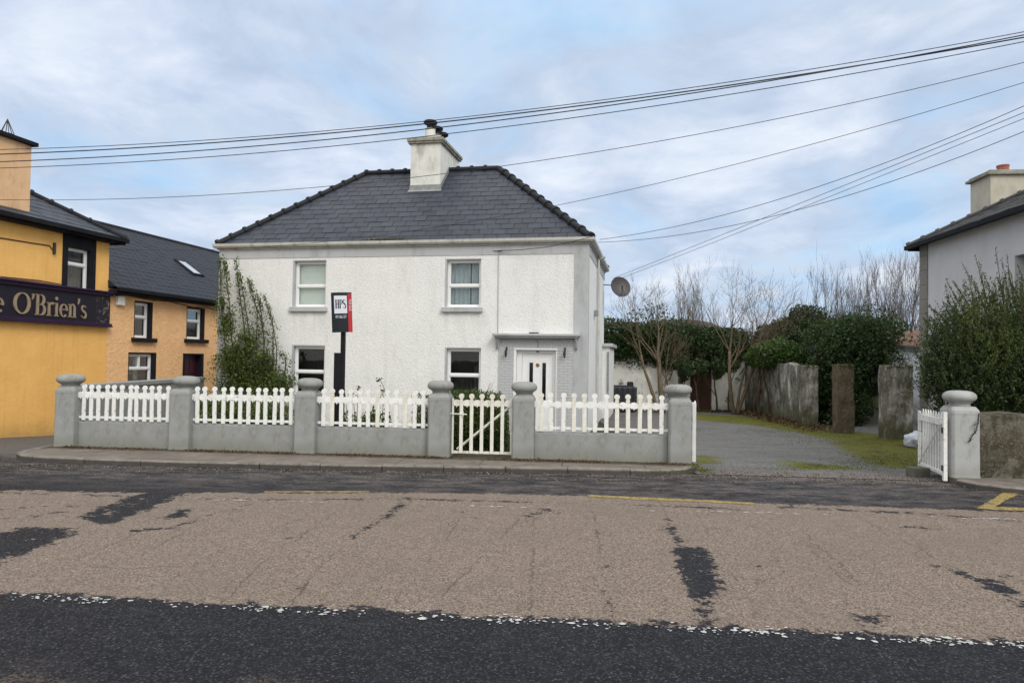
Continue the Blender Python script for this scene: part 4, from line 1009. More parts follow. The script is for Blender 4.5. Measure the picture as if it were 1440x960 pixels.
for v in tmp.v: lg.v.append((v[0]*sc*1.05-.116, v[1]-.004-.003-.045*(1-((v[0]*sc-.112)/bw2)**2), v[2]*.165+.07))
lg.f = tmp.f; lg.build('initials', M['signblack'], bd)
def put_text(s, size, x, z, rot, mat, parent, xs=1., y=-.052):
    me = text_mesh(s, size, xs, .0012); o = obj('lettering', me, mat, parent, (x, y, z)); o.rotation_euler = (PI/2, rot, 0); return o
put_text('091 866 357', .078, -.02, -.085, 0, M['signwhite'], bd, .5, -.052)
put_text('FOR SALE', .062, bw2-.037, .13, PI/2, M['signwhite'], bd, .8, -.030)
# ------------------------------------------------------------------ pub, orange house
PD = Vector((.2,1,0)).normalized(); PANG = math.atan2(PD.y,PD.x)      # facade direction, away from the camera
P2 = Vector((-11.74,20.6,0)); PUBO = P2-PD*9.0
# local frame: x along the facade (away from camera), y to the left (into the building)
pub = empty('yellow_pub', PUBO, PANG, 'bright yellow rendered pub with a dark fascia sign and hipped slate roof', 'pub')
def fp(px, py, off=0.):      # photo point on the facade plane -> (x along, z world)
    nrm = Vector((PD.y,-PD.x,0)); o = P2+nrm*off; d = ray(px,py); t = (o-EYE).dot(nrm)/d.dot(nrm); P = EYE+d*t; return (P-PUBO).dot(PD), P.z
PL = 9.0; pez = 4.93
wx0, wz1 = fp(96,350); wx1, wz0 = fp(124,410)
wx0, wx1, wz0, wz1 = 7.50, 8.36, 3.12, 4.47
w = MB()
holed_wall(w, 0, PL, -1.2, pez, [(wx0,wx1,wz0,wz1)], 0, .3)
w.box((0,.3,-1.2),(.3,7,pez)).box((PL-.3,.3,-1.2),(PL,7,pez)).box((0,7,-1.2),(PL,7.3,pez)); w.build('wall', M['pub'], pub)
su = MB(); holed_wall(su, wx0-.16, wx1+.12, wz0-.02, pez-.06, [(wx0,wx1,wz0-.1,wz1)], -.03, -.002); su.build('window_surround', M['blackmat'], pub)
window(pub, wx0, wx1-.08, wz0, wz1, .09, 0, .68)
MB().box((wx1-.08,-.02,wz0),(wx1,.25,wz1)).box((wx0-.002,-.02,wz1-.004),(wx1-.08,.2,wz1)).build('window_reveal', M['blackmat'], pub)
MB().box((wx0-.2,.8,wz0-.2),(wx1+.2,.82,wz1+.2)).build('room_interior', M['room'], pub)
MB().box((wx0+.02,.3,wz0),(wx1-.02,.31,wz0+.55)).build('net_curtain', surf('grey_net',(.10,.11,.10),None,4.,.9,0), pub)
# fascia sign
sx0, sx1, sz0, sz1 = .6, PL-.02, 2.36, 3.35
sb = MB(); sb.box((sx0,-.10,sz0+.1),(sx1,-.002,sz1-.1)); sgn = sb.build('fascia_sign', M['signback'], pub)
sbr = MB()
sbr.box((sx0-.02,-.17,sz1-.10),(sx1+.04,-.002,sz1-.02)).box((sx0-.05,-.22,sz1-.02),(sx1+.07,-.002,sz1+.03)).box((sx0-.02,-.15,sz0+.03),(sx1+.04,-.002,sz0+.10)).box((sx0-.04,-.18,sz0),(sx1+.05,-.002,sz0+.03)).box((sx0-.02,-.135,sz0+.1),(sx0+.08,-.002,sz1-.1))
sbr.build('sign_moulding', M['purple'], sgn, bevel=.008)
lx0 = fp(19,440,.12)[0]; lx1 = fp(122,440,.12)[0]; lb = fp(60,447,.12)[1]; ltp = fp(30,418,.12)[1]
tmp = MB(); x = 0; spans = []
for c_ in "O'Brien's":
    x += glyph(tmp, c_, x, -.13, -.101)+.03
TW = x-.05; sx = (lx1-lx0)/TW; hz = .53; zb = 2.56
tm2 = MB(); tm2.v = [(lx0+v[0]*sx, v[1], zb+v[2]*hz) for v in tmp.v]; tm2.f = tmp.f
e2 = MB(); glyph(e2, 'e', 0, -.13, -.101); b0 = len(tm2.v); tm2.v += [(lx0-.53+v[0]*sx, v[1], zb+v[2]*hz) for v in e2.v]; tm2.f += [tuple(i+b0 for i in f) for f in e2.f]
tm2.build('lettering', M['letter'], sgn)
# pub roof: eave corner at far end, hip
po = .30; pe = pez+.02
hpz = pe+3.9*.62
pl_ = [Vector((-po,-po,pe)),Vector((PL+po,-po,pe)),Vector((PL+po-3.95,3.65,hpz)),Vector((3.6,3.65,hpz))]
rf = MB(); slates(rf, pl_, .45, .30); slates(rf, [Vector((PL+po,-po,pe)),Vector((PL+po,7.6,pe)),pl_[2]], .45, .3); slates(rf, [Vector((PL+po,7.6,pe)),Vector((-po,7.6,pe)),pl_[3],pl_[2]], .45, .3); slates(rf, [Vector((-po,7.6,pe)),Vector((-po,-po,pe)),pl_[3]], .45,.3)
pr = rf.build('roof', M['slate'], pub)
un = MB(); un.add([(-po,-po,pe),(PL+po,-po,pe),(PL+po,7.6,pe),(-po,7.6,pe),pl_[2],pl_[3]],[(0,1,4,5),(1,2,4),(2,3,5,4),(3,0,5)]); un.build('roof_underlay', M['ridge'], pr)
rt = MB(); ridge_tiles(rt, pl_[1]+up, pl_[2]+up, .5, .09); ridge_tiles(rt, pl_[3]+up, pl_[2]+up, .5, .09); ridge_tiles(rt, Vector((PL+po,7.6,pe))+up, pl_[2]+up, .5,.09); rt.build('ridge_tiles', M['ridge'], pr)
g = MB(); g.box((-po,-po-.08,pe-.10),(PL+po+.05,-po+.03,pe+.02)).box((-po,-po+.03,pe-.16),(PL+po,0,pe-.06)).box((PL,-po,pe-.16),(PL+po,7.3,pe-.06)); g.build('gutter', M['blackmat'], pub, bevel=.01)
# pub chimney flush with the facade
cxe = fp(43,280)[0]; cz1 = fp(43,205)[1]
ch = empty('chimney'); ch.parent = pub
MB().box((cxe-3.0,.02,pez+.0),(cxe,1.0,cz1)).build('stack', surf('peach_chimney_render',(.74,.48,.27),(.66,.41,.22),2.5,.85,.5,20,.01,dirt=(.36,.22,.12)), ch)
MB().box((cxe-3.08,-.10,cz1),(cxe+.1,1.1,cz1+.10)).build('chimney_cap', M['blackmat'], ch, bevel=.01)
for k, dx in enumerate((.30,1.2,2.1)):
    pt = MB(); pt.lathe([(.17,cz1+.1),(.17,cz1+.2),(.14,cz1+.25)],12,(cxe-dx,.45,0)); po_ = pt.build('chimney_pot', M['rubber'], ch)
    q = MB()
    for j in range(6):
        a = 2*PI*j/6; q.tube([(cxe-dx+.17*math.cos(a),.45+.17*math.sin(a),cz1+.2),(cxe-dx,.45,cz1+.62)],.012,4)
    q.build('wire_guard', M['iron'], po_)
cab = MB(); cab.tube([(5.0,-.02,4.35),(6.3,-.02,4.38),(6.9,-.02,4.40),(7.05,-.03,4.25)],.012,5); cab.tube([(7.05,-.03,4.5),(7.05,-.03,4.2)],.04,6); cab.tube([(5.5,-.03,3.42),(6.6,-.03,3.45),(7.3,-.04,3.42)],.015,5); cab.build('wall_cable', M['cable'], pub)
# orange house, same facade line
OL = 11.0
oh = empty('orange_house', PUBO+PD*(PL+.004), PANG, 'lower orange roughcast house with purple black slate roof, black sills and a maroon door', 'house')
def fo_(px, py, off=0.): a, b = fp(px,py,off); return a-PL, b
oez = 3.52
ow = [(1.12,1.90,2.10,3.20), (3.60,4.56,2.14,3.20), (.92,2.12,.55,1.62)]
odr = (3.44,4.56,-1.2,1.64)
w = MB(); holed_wall(w, 0, OL, -1.2, oez, ow+[odr], .02, .32); w.box((0,.32,-1.2),(.3,6.7,oez)).box((OL-.3,.32,-1.2),(OL,6.7,oez)).box((0,6.7,-1.2),(OL,7,oez)); w.build('wall', M['orange'], oh)
for k, (x0,x1,a,b) in enumerate(ow):
    window(oh, x0, x1-.14, a, b-.02, .10, k, .60 if k < 2 else .58, split=(k == 2))
    rv = MB(); rv.box((x0-.02,.012,a-.0),(x0,.2,b+.03)).box((x1-.14,.010,a),(x1+.0,.27,b+.03)).box((x0,.012,b-.015),(x1-.14,.2,b+.03)); rv.build('reveal', M['blackmat'], oh)
    if k < 2: s = MB(); s.box((x0-.12,-.10,a-.13),(x1+.12,.2,a-.002)); s.build('window_sill', M['blackmat'], oh, bevel=.01)
for (x0,x1,a,b) in ow: MB().box((x0-.2,1.2,a-.2),(x1+.2,1.22,b+.2)).build('room_interior', M['room'], oh)
MB().box((1.05,.42,2.1),(1.6,.43,2.75)).build('window_blind', surf('olive_blind',(.16,.16,.08),None,4.,.9,0), oh)
MB().box((3.75,.42,2.2),(4.5,.43,2.75)).build('window_blind', surf('brown_blind',(.07,.05,.035),None,4.,.9,0), oh)
MB().box((1.45,.31,.8),(1.66,.315,1.12)).box((1.3,.31,1.0),(1.38,.315,1.06)).box((1.1+.35,.31,1.25),(1.7,.315,1.55)).build('paper_notice', M['paper'], oh)
do = MB(); do.box((3.54,.20,-1.2),(4.48,.26,1.62)); 
for i in range(2):
    for j in range(4): do.box((3.62+i*.42,.185,-.9+j*.62),(3.95+i*.42,.20,-.42+j*.62))
do.build('front_door', M['maroon'], oh, bevel=.004)
MB().box((3.44,.012,-1.2),(3.54,.30,1.645)).box((4.44,.010,-1.2),(4.56,.3,1.645)).box((3.54,.012,1.60),(4.44,.3,1.645)).build('door_surround', M['blackmat'], oh)
al = MB(); al.box((.30,-.10,3.03),(.58,.02,3.30)); al.build('alarm_box', M['upvc'], oh, bevel=.02)
orz = 6.15; oy = 3.5
rfp = [Vector((-.02,-.28,oez+.02)),Vector((OL+.1,-.28,oez+.02)),Vector((OL+.1,oy,orz)),Vector((-.02,oy,orz))]
rf = MB(); slates(rf, rfp, .26, .26, lift=.005); slates(rf, [Vector((OL+.1,7.2,oez+.02)),Vector((-.02,7.2,oez+.02)),Vector((-.02,oy,orz)),Vector((OL+.1,oy,orz))], .3,.26)
M['slate2'] = surf('purple_black_slate', (.010,.012,.021), (.015,.018,.028), 2., .55, .2, 20, spec=.25)
orf = rf.build('roof', M['slate2'], oh)
un = MB(); un.add([*rfp, (OL+.1,7.2,oez+.02),(-.02,7.2,oez+.02)],[(0,1,2,3),(3,2,4,5),(1,4,2),(0,3,5)]); un.build('roof_underlay', M['ridge'], orf)
rt = MB(); rt.tube([Vector((-.02,oy,orz)),Vector((OL+.1,oy,orz))],.07,8); rt.build('ridge_tiles', M['ridge'], orf)
g = MB(); g.box((.0,-.40,oez-.10),(OL+.1,-.27,oez+.02)).box((0,-.27,oez-.18),(OL,.02,oez-.06)); g.build('gutter', M['blackmat'], oh, bevel=.02)
# skylight in the roof plane
Rn = (rfp[3]-rfp[0]).normalized(); 
def roof_pt(x, t, n=0.): 
    nn = Vector((1,0,0)).cross(Rn); return Vector((x,0,0))+rfp[0]*0+Vector((0,-.28,oez+.02))+Rn*t+nn*n
def oproj(px, py):
    O = PUBO+PD*(PL+.004); yv = Vector((-PD.y,PD.x,0)); d = ray(px,py)
    n_ = (PD).cross(yv*Rn.y+Vector((0,0,Rn.z))); o = O+yv*(-.28)+Vector((0,0,oez+.02)); t = (o-EYE).dot(n_)/d.dot(n_); P = EYE+d*t-o; return P.dot(PD), P.dot(yv*Rn.y+Vector((0,0,Rn.z)))
sk0, sk1 = oproj(252,368), oproj(279,387); sxa = (sk0[0]+sk1[0])/2-.25; ta, tb = sk1[1], sk0[1]
ta, tb = min(ta,tb), max(ta,tb)
fr = MB()
for (xa,xb,t0,t1,n1) in ((sxa-.07,sxa,ta-.07,tb+.07,.07),(sxa+.5,sxa+.57,ta-.07,tb+.07,.07),(sxa,sxa+.5,ta-.07,ta,.07),(sxa,sxa+.5,tb,tb+.07,.07)):
    fr.add([roof_pt(xa,t0),roof_pt(xb,t0),roof_pt(xb,t1),roof_pt(xa,t1),roof_pt(xa,t0,n1),roof_pt(xb,t0,n1),roof_pt(xb,t1,n1),roof_pt(xa,t1,n1)],[(0,3,2,1),(4,5,6,7),(0,1,5,4),(1,2,6,5),(2,3,7,6),(3,0,4,7)])
sky_f = fr.build('skylight', M['ridge'], orf)
gl = MB(); gl.add([roof_pt(sxa,ta,.05),roof_pt(sxa+.5,ta,.05),roof_pt(sxa+.5,tb,.05),roof_pt(sxa,tb,.05)],[(0,1,2,3)]); gl.build('pane', surf('skylight_glass',(.45,.5,.56),None,3.,.05,0,spec=1.), sky_f)
cab = MB(); cab.tube([(.0,-.03,3.28),(.6,-.04,3.36),(1.8,-.05,3.30),(2.6,-.05,3.33),(3.8,-.06,3.22),(4.6,-.05,3.28),(5.2,-.06,3.2)],.014,5); cab.build('wall_cable', M['cable'], oh)
# ------------------------------------------------------------------ grey house on the right
GD = Vector((-.1,1,0)).normalized()*-1      # from far corner towards the camera
GO = Vector((10.93,19.0,0)); GD = Vector((-.1,-1,0)).normalized()
gang = math.atan2(GD.y,GD.x)
# local: x along facade toward camera, y = to the left of that = +X world (into building)
gh = empty('grey_house', GO, gang, 'pale grey rendered house with a mossy slate roof behind the big green shrub', 'house')
gez = 4.80; GL = 9.; gw = [(5.15,6.15,2.3,3.95)]
def gp(px,py):
    yv = Vector((-GD.y,GD.x,0)); d = ray(px,py); t = (GO-EYE).dot(yv)/d.dot(yv); P = EYE+d*t; return (P-GO).dot(GD), P.z
wq = gp(1427,360); gw = [(wq[0], wq[0]+1.0, wq[1]-1.45, wq[1])]
w = MB(); holed_wall(w, 0, GL, -.9, gez, gw, 0, .35); w.box((0,.35,-.9),(.3,7,gez)).box((GL-.3,.35,-.9),(GL,7,gez)).box((0,7,-.9),(GL,7.3,gez)); w.build('wall', M['greyhouse'], gh)
q = MB()
for i in range(15): q.box((-.02,-.03,-.9+i*.385),(.40,.0,-.9+i*.385+.378)).box((-.03,0,-.9+i*.385),(0,.3,-.9+i*.385+.378))
q.build('corner_quoins', M['quoin'], gh, bevel=.006)
window(gh, gw[0][0]+.05, gw[0][1], gw[0][2], gw[0][3]-.05, .22, 0, .5, mat=surf('dark_weathered_frame',(.10,.10,.105),(.07,.07,.07),5.,.7,.2))
MB().box((gw[0][0]-.2,1.2,gw[0][2]-.3),(gw[0][1]+.3,1.22,gw[0][3]+.3)).build('room_interior', M['room'], gh)
o_ = .22; hzr = gez+3.9*.53
A0,A1,A2,A3 = Vector((-o_,-o_,gez)),Vector((GL+o_,-o_,gez)),Vector((GL-3.6,3.65,hzr)),Vector((3.65,3.65,hzr))
B0,B1 = Vector((-o_,7.5,gez)),Vector((GL+o_,7.5,gez))
rf = MB()
for qd in ((A0,A1,A2,A3),(B0,A0,A3),(A1,B1,A2),(B1,B0,A3,A2)): slates(rf, qd, .3, .24, lift=.016)
gr = rf.build('roof', M['oldslate'], gh)
un = MB(); un.add([A0,A1,B1,B0,A2,A3],[(0,1,4,5),(1,2,4),(2,3,5,4),(3,0,5)]); un.build('roof_underlay', M['ridge'], gr)
rt = MB()
for a,b in ((A0,A3),(A1,A2),(A3,A2),(B0,A3)): ridge_tiles(rt, a+up, b+up, .4, .08)
rt.build('ridge_tiles', M['oldslate'], gr)
g = MB(); g.box((-o_-.05,-o_-.1,gez-.10),(GL+o_,-o_+.01,gez+.015)).box((-o_-.06,-o_,gez-.12),(-o_+.02,7.5,gez+.015)); g.build('gutter', M['blackmat'], gh, bevel=.01)
# chimney
cp = at(1393,290,18.2); yv = Vector((-GD.y,GD.x,0)); rel = cp-GO; cx_, cy_ = rel.dot(GD), rel.dot(yv); ctz = at(1393,246,18.2).z
ch = empty('chimney'); ch.parent = gh
MB().box((cx_-.95,cy_,gez),(cx_,cy_+1.6,ctz)).build('stack', M['creamch'], ch)
MB().box((cx_-1.03,cy_-.1,ctz),(cx_+.08,cy_+1.7,ctz+.07)).box((cx_-.98,cy_-.03,ctz+.07),(cx_+.03,cy_+1.65,ctz+.13)).build('chimney_cap', M['concrete'], ch, bevel=.01)
MB().lathe([(.145,ctz+.12),(.14,ctz+.30),(.155,ctz+.34),(.15,ctz+.36)],14,(cx_-.45,cy_+.55,0)).build('chimney_pot', M['terracotta'], ch)
# ------------------------------------------------------------------ stone wall at right and its shrub
def stone_mat():
    n = N('rough_stone_wall')
    wob = n.noise(2.,3,.5,col=True)
    v = n.n('ShaderNodeMixRGB'); v.blend_type='ADD'; v.inputs[0].default_value=.25; n.put(v,1,n.co); n.put(v,2,wob)
    e = n.vor(2.6, feature='DISTANCE_TO_EDGE', vec=v.outputs[0]); c = n.vor(2.6, out='Color', vec=v.outputs[0]); bw = n.n('ShaderNodeRGBToBW'); n.put(bw,0,c)
    col = n.ramp(n.math('ADD', n.math('MULTIPLY', bw.outputs[0], .35), n.math('MULTIPLY', n.noise(3.5,8,.75), .75)), (.38,(.045,.038,.024)), (.5,(.11,.095,.068)), (.62,(.20,.18,.145)))
    col = n.mix(n.step(n.noise(30,5,.75),.52,.66), col, (.27,.25,.21)); col = n.mix(n.math('MULTIPLY',n.step(n.noise(3,7,.75),.50,.60), .8), col, (.05,.052,.02))
    col = n.mix(n.math('MULTIPLY',n.math('MULTIPLY', n.step(e,.03,.0), n.step(n.noise(3,4),.46,.6)),.25), col, (.05,.045,.035))
    h = n.math('ADD', n.math('MULTIPLY', n.step(e,0.,.05), .12), n.math('MULTIPLY', n.noise(14,8,.8), 1.3))
    return n.done(n.bsdf(col, .95, n.bump(h, .9, .06), Specular_IOR_Level=.15))
M['stone'] = stone_mat()
wall_poly('stone_wall', [(6.72,10.25),(13.,9.6)], .4, -.3, lambda t: .90+.05*math.sin(t*23)+.03*math.sin(t*51), M['stone'], 'rough brown stone wall with mossy top under the big green shrub', rough=.03)
n_leaf = 170000
sb = [(8.05,11.35,1.68,1.35,.85,1.08),(9.2,11.5,1.65,1.5,.95,1.18),(7.45,11.2,1.55,.85,.6,.75),(10.6,11.6,1.9,1.4,.9,1.3),(8.6,11.1,1.1,1.5,.6,.7),(9.8,11.1,1.1,1.4,.6,.7),(6.95,11.15,1.35,.42,.45,.62),(7.1,11.1,1.75,.5,.5,.55)]
sh = empty('large_shrub', (8.6,11.3,0), 0, 'big dark green shrub with tall upright shoots over the stone wall', 'shrub')
O_ = np.array([8.6,11.3,0])
core = clump_pts(sb, 60000, .2, .5, .35)-O_; core = O_*0+core[core[:,2] > .55]
bp_ = np.concatenate([clump_pts([b], int(11000*b[3]*b[5]/9.), .25, .28, .05) for b in sb]); cen = np.concatenate([np.repeat([b[:3]], int(11000*b[3]*b[5]/9.)+1, 0) for b in sb])
dv = (bp_-cen); dv /= np.linalg.norm(dv,axis=1)[:,None]+1e-6; dv = dv*.65+np.array([-.05,-.05,.75])+rng.normal(0,.25,dv.shape); dv /= np.linalg.norm(dv,axis=1)[:,None]
Ls = rng.uniform(.09,.26,len(bp_)); K_ = 15
T_ = np.tile(np.linspace(0,1,K_), len(bp_)); idx_ = np.repeat(np.arange(len(bp_)), K_)
C_ = bp_[idx_]+dv[idx_]*(Ls[idx_]*T_)[:,None]+rng.normal(0,1,(len(idx_),3))*(.020*(1.2-T_))[:,None]-O_
C_ = C_[C_[:,2] > .62]
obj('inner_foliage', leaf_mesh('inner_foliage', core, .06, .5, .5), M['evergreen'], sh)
stm = MB(); shoots = []
for i in range(150):
    b = sb[rng.integers(0,4)]; a = random.uniform(0,2*PI); e = random.uniform(.3,1.35)
    d = Vector((math.cos(a)*math.cos(e), math.sin(a)*math.cos(e), math.sin(e))); p = Vector((b[0]-8.6+d.x*b[3]*.85, b[1]-11.3+d.y*b[4]*.85, b[2]+d.z*b[5]*.85))
    L = random.uniform(.25,.75)*(1.25 if d.z > .8 else .8); dd = (d*.55+Vector((-.12,0,.75))).normalized(); q = p+dd*L*.5; r_ = q+(dd+Vector((random.uniform(-.2,.1),0,.12))).normalized()*L*.5
    stm.tube([p,q,r_],[.008,.006,.003],4)
    for t in np.linspace(0,1,int(L*52)): 
        c = p.lerp(q,min(1,t*2)) if t < .5 else q.lerp(r_,t*2-1); sp_ = .045*(1.1-t*.75); shoots.append((c.x+random.gauss(0,sp_*.6),c.y+random.gauss(0,sp_*.6),c.z+random.gauss(0,.015)))
for (px0,py0,px1,py1) in ((1400,470,1354,372),(1412,470,1382,382),(1378,460,1340,395),(1425,470,1402,388),(1432,465,1418,382),(1370,480,1330,392),(1345,470,1306,430),(1350,520,1302,455),(1440,465,1436,390)):
    p = at(px0,py0,11.2); q = at((px0+px1)/2+3,(py0+py1)/2,11.1); r_ = at(px1,py1,11.0); o = Vector((8.6,11.3,0)); p,q,r_ = p-o,q-o,r_-o
    stm.tube([p,q,r_],[.010,.007,.003],4)
    for t in np.linspace(0,1,110):
        c = p.lerp(q,min(1,t*2)) if t < .5 else q.lerp(r_,t*2-1); sp_ = .055*(1.05-t*.8); shoots.append((c.x+random.gauss(0,sp_*.6),c.y+random.gauss(0,sp_*.6),c.z+random.gauss(0,.015)))
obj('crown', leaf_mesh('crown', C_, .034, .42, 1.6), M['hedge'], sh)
obj('shoot_leaves', leaf_mesh('shoot_leaves', shoots, .038, .42, 1.2), M['hedge'], sh)
for i in range(22):
    p = Vector((random.uniform(-1.6,1.8),random.uniform(-.2,.2),-.1)); grow(stm, p, Vector((random.uniform(-.5,.5),-.3,1)), .8, .02, 2, .6, .05)
for i in range(14):
    p = Vector((random.uniform(-1.0,1.9),-.55,random.uniform(.7,1.5))); grow(stm, p, Vector((random.uniform(-.6,.6),-.3,-.4)), .4, .009, 2, .7, -.05)
stm.build('trunk', M['stem'], sh)
# ------------------------------------------------------------------ back yard: whitewashed wall, doorway, ivy, slabs
def limewash():
    n = N('peeling_whitewash')
    col = n.mix(n.ramp(n.noise(1.6,7,.7),(.35,0.),(.65,1.)), (.90,.89,.82), (.74,.73,.65))
    pe = n.step(n.noise(2.4,9,.75), .56,.60); col = n.mix(n.math('MULTIPLY',pe,.9), col, n.mix(n.noise(9,4),(.09,.08,.055),(.17,.15,.115)))
    z = n.sep()[2]; low = n.step(n.math('ADD', z, n.math('MULTIPLY', n.noise(3,6,.7), 1.1)), .5, .1); col = n.mix(n.math('MULTIPLY',low,.7), col, (.13,.13,.07))
    return n.done(n.bsdf(col, .95, n.bump(n.noise(12,6,.7), .6, .03), Specular_IOR_Level=.1))
M['limewash'] = limewash()
def oldrender():
    n = N('mossy_old_render')
    v = n.map(scale=(1.,1.,.55)); s = n.noise(2.6,9,.78,vec=v)
    col = n.ramp(s, (.33,(.05,.043,.028)), (.45,(.13,.12,.095)), (.54,(.27,.265,.24)), (.62,(.52,.52,.49)))
    z = n.sep()[2]; low = n.step(n.math('ADD', z, n.math('MULTIPLY', n.noise(3,6,.7), .9)), .85, .35); col = n.mix(n.math('MULTIPLY',low,.8), col, (.075,.075,.035))
    return n.done(n.bsdf(col, .95, n.bump(n.noise(14,6,.7), .7, .03), Specular_IOR_Level=.1))
M['oldrender'] = oldrender()
M['brownpost'] = surf('brown_pitted_stone', (.19,.155,.11), (.10,.08,.055), 5., .95, .9, 22, .03, .15, fine=.45, dirt=(.055,.06,.02), dirtscale=3.)
bw1 = at(857,560,28.0); bw2_ = at(1066,570,27.3)
wr = empty('whitewashed_wall', (bw1.x-3,28.1,0), 0, 'old peeling whitewashed wall across the back of the yard under the ivy', 'wall')
dx0 = at(973,560,27.8).x-(bw1.x-3); dx1 = at(1004,560,27.8).x-(bw1.x-3); Lw = bw2_.x-(bw1.x-3)+.2
o = holed_wall(MB(), 0, Lw, -.6, 1.9, [(dx0,dx1,-.7,1.35)], 0, .35).build('wall_body', M['limewash'], wr)
MB().box((dx0,.12,-.6),(dx1,.17,1.35)).build('plank_door', M['rust_red'], wr)
MB().box((dx0-.1,-.03,1.36),(dx1+.1,.05,1.52)).build('lintel', M['concrete'], wr)
# tank
tk = empty('ribbed_tank', (at(874,560,26.6).x,26.8,H(3.9,26.8)), 0, 'black ribbed plastic oil tank in front of the whitewashed wall', 'tank')
tw = .56; b = MB(); b.box((-tw,-.3,.05),(tw,.3,.95))
for k in range(6): x = -tw+.02+(2*tw-.16)*k/5; b.box((x,-.345,.08),(x+.12,-.3,.92))
b.build('tank_body', M['blacktank'], tk, bevel=.02)
b = MB(); b.box((-tw+.1,-.2,.95),(tw-.1,.2,1.0)).lathe([(.12,1.0),(.12,1.12),(.08,1.14)],12,(.35,0,0)); b.build('lid', M['blacktank'], tk)
# right side walls / slabs
M['mosscap'] = leafmat('moss_tufts', (.035,.04,.008), (.07,.072,.015), (.11,.10,.03), .1, .9)
def slabpost(px0, px1, pytop, Y, ybase, name, label, depth=.3, rz=0., group=None, mat='oldrender', hs=0.):
    a = at(px0, 560, Y); b = at(px1, 560, Y); zt = at((px0+px1)/2, pytop, Y).z; w_ = b.x-a.x
    o = MB().box((0,0,-.6),(w_,depth,zt)).build(name, M[mat], None, (a.x, Y, 0), rz, bevel=.02); roughen(o, .035, 6, 2.3, px0)
    mp_ = [(random.uniform(0,w_), random.uniform(0,depth), zt+abs(random.gauss(0,.018))-.01) for _ in range(160)]+[(random.uniform(0,w_), -.02, zt-abs(random.gauss(0,.05))) for _ in range(70)]
    obj('moss_cap', leaf_mesh('moss_cap', mp_, .05), M['mosscap'], o)
    return tag(o, label, 'stone post', group)
def long_wall(name, p0, p1, thick, zt0, zt1, mat, label, rough=.03, cat='wall'):
    return wall_poly(name, [p0,p1], thick, -.7, lambda t: zt0+(zt1-zt0)*t+.05*math.sin(t*31)+.04*math.sin(t*77+1)-.10*max(0,1-t*9), M[mat], label, cat, rough=rough)
long_wall('side_yard_wall', (9.35,21.9), (9.45,27.9), .3, 1.50, 1.62, 'oldrender', 'streaky grey and white rendered wall along the right of the yard')
slabpost(1129,1151,514,21.75, 598, 'wall_end_post', 'squared end post of the streaky yard wall', .34, group='old gate posts in the yard')
slabpost(1177,1202,513,19.6, 608, 'stone_gate_post', 'tall brown stone post standing alone between two gaps in the yard', .3, group='old gate posts in the yard', mat='brownpost')
slabpost(1245,1284,514,18.4, 615, 'stone_gate_post', 'wide mossy rendered post nearest the grey house', .35, group='old gate posts in the yard')
def shedwall():
    n = N('bluish_limewash'); sx = n.sep(); nz = n.noise(1.6,8,.75)
    col = n.mix(n.ramp(nz,(.4,0.),(.6,1.)), (.50,.54,.60), (.33,.35,.37))
    f = n.math('ADD', n.math('ADD', n.math('MULTIPLY', sx[2], .55), n.math('MULTIPLY', sx[0], .45)), n.math('MULTIPLY', n.noise(2.5,8,.8), 1.1))
    col = n.mix(n.step(f, 1.75, 1.15), col, n.mix(n.noise(6,7,.8), (.04,.042,.022), (.21,.21,.17)))
    return n.done(n.bsdf(col, .95, n.bump(n.noise(14,6,.7), .6, .02), Specular_IOR_Level=.1))
ob = empty('outbuilding', (at(1204,520,23.0).x,23.0,0), 0, 'low outbuilding with bluish white walls and a rusty brown roof beside the grey house', 'outbuilding')
MB().box((0,0,-.7),(3.2,4,at(1260,484,23.0).z)).build('wall', shedwall(), ob)
zt = at(1260,484,23.0).z
r_ = MB()
r_.add([(1.2,-.2,zt-.03),(3.4,-.2,zt-.03),(3.4,1.6,zt+.55),(1.2,1.6,zt+.55),(1.2,4.2,zt-.02),(3.4,4.2,zt-.02)],[(0,1,2,3),(3,2,5,4)]); r_.add([(1.2,-.2,zt-.09),(3.4,-.2,zt-.09),(3.4,-.2,zt-.031),(1.2,-.2,zt-.031)],[(0,1,2,3)])
r_.build('roof', surf('rusty_roof',(.17,.085,.06),(.10,.06,.045),3.,.9,.6,14,.02,dirt=(.07,.07,.04)), ob)
# barn roof behind ivy
bp = at(960,457,38); br = empty('arched_shed', (bp.x,38,0), 0, 'grey curved shed roof just showing above the ivy', 'shed')
mb = MB(); n = 12; A_ = []
zb_ = at(960,466,38).z; zt_2 = at(960,449,38).z
for i in range(n+1): a = PI*i/n; A_.append((-2.3*math.cos(a), zb_+(zt_2-zb_)*math.sin(a)))
mb.prism(A_, 0, 8); mb.build('curved_roof', surf('grey_tin',(.17,.17,.20),(.12,.12,.14),3.,.6,.2), br)
MB().box((-2.25,.05,-.5),(2.25,7.9,zb_)).build('wall', M['oldrender'], br)
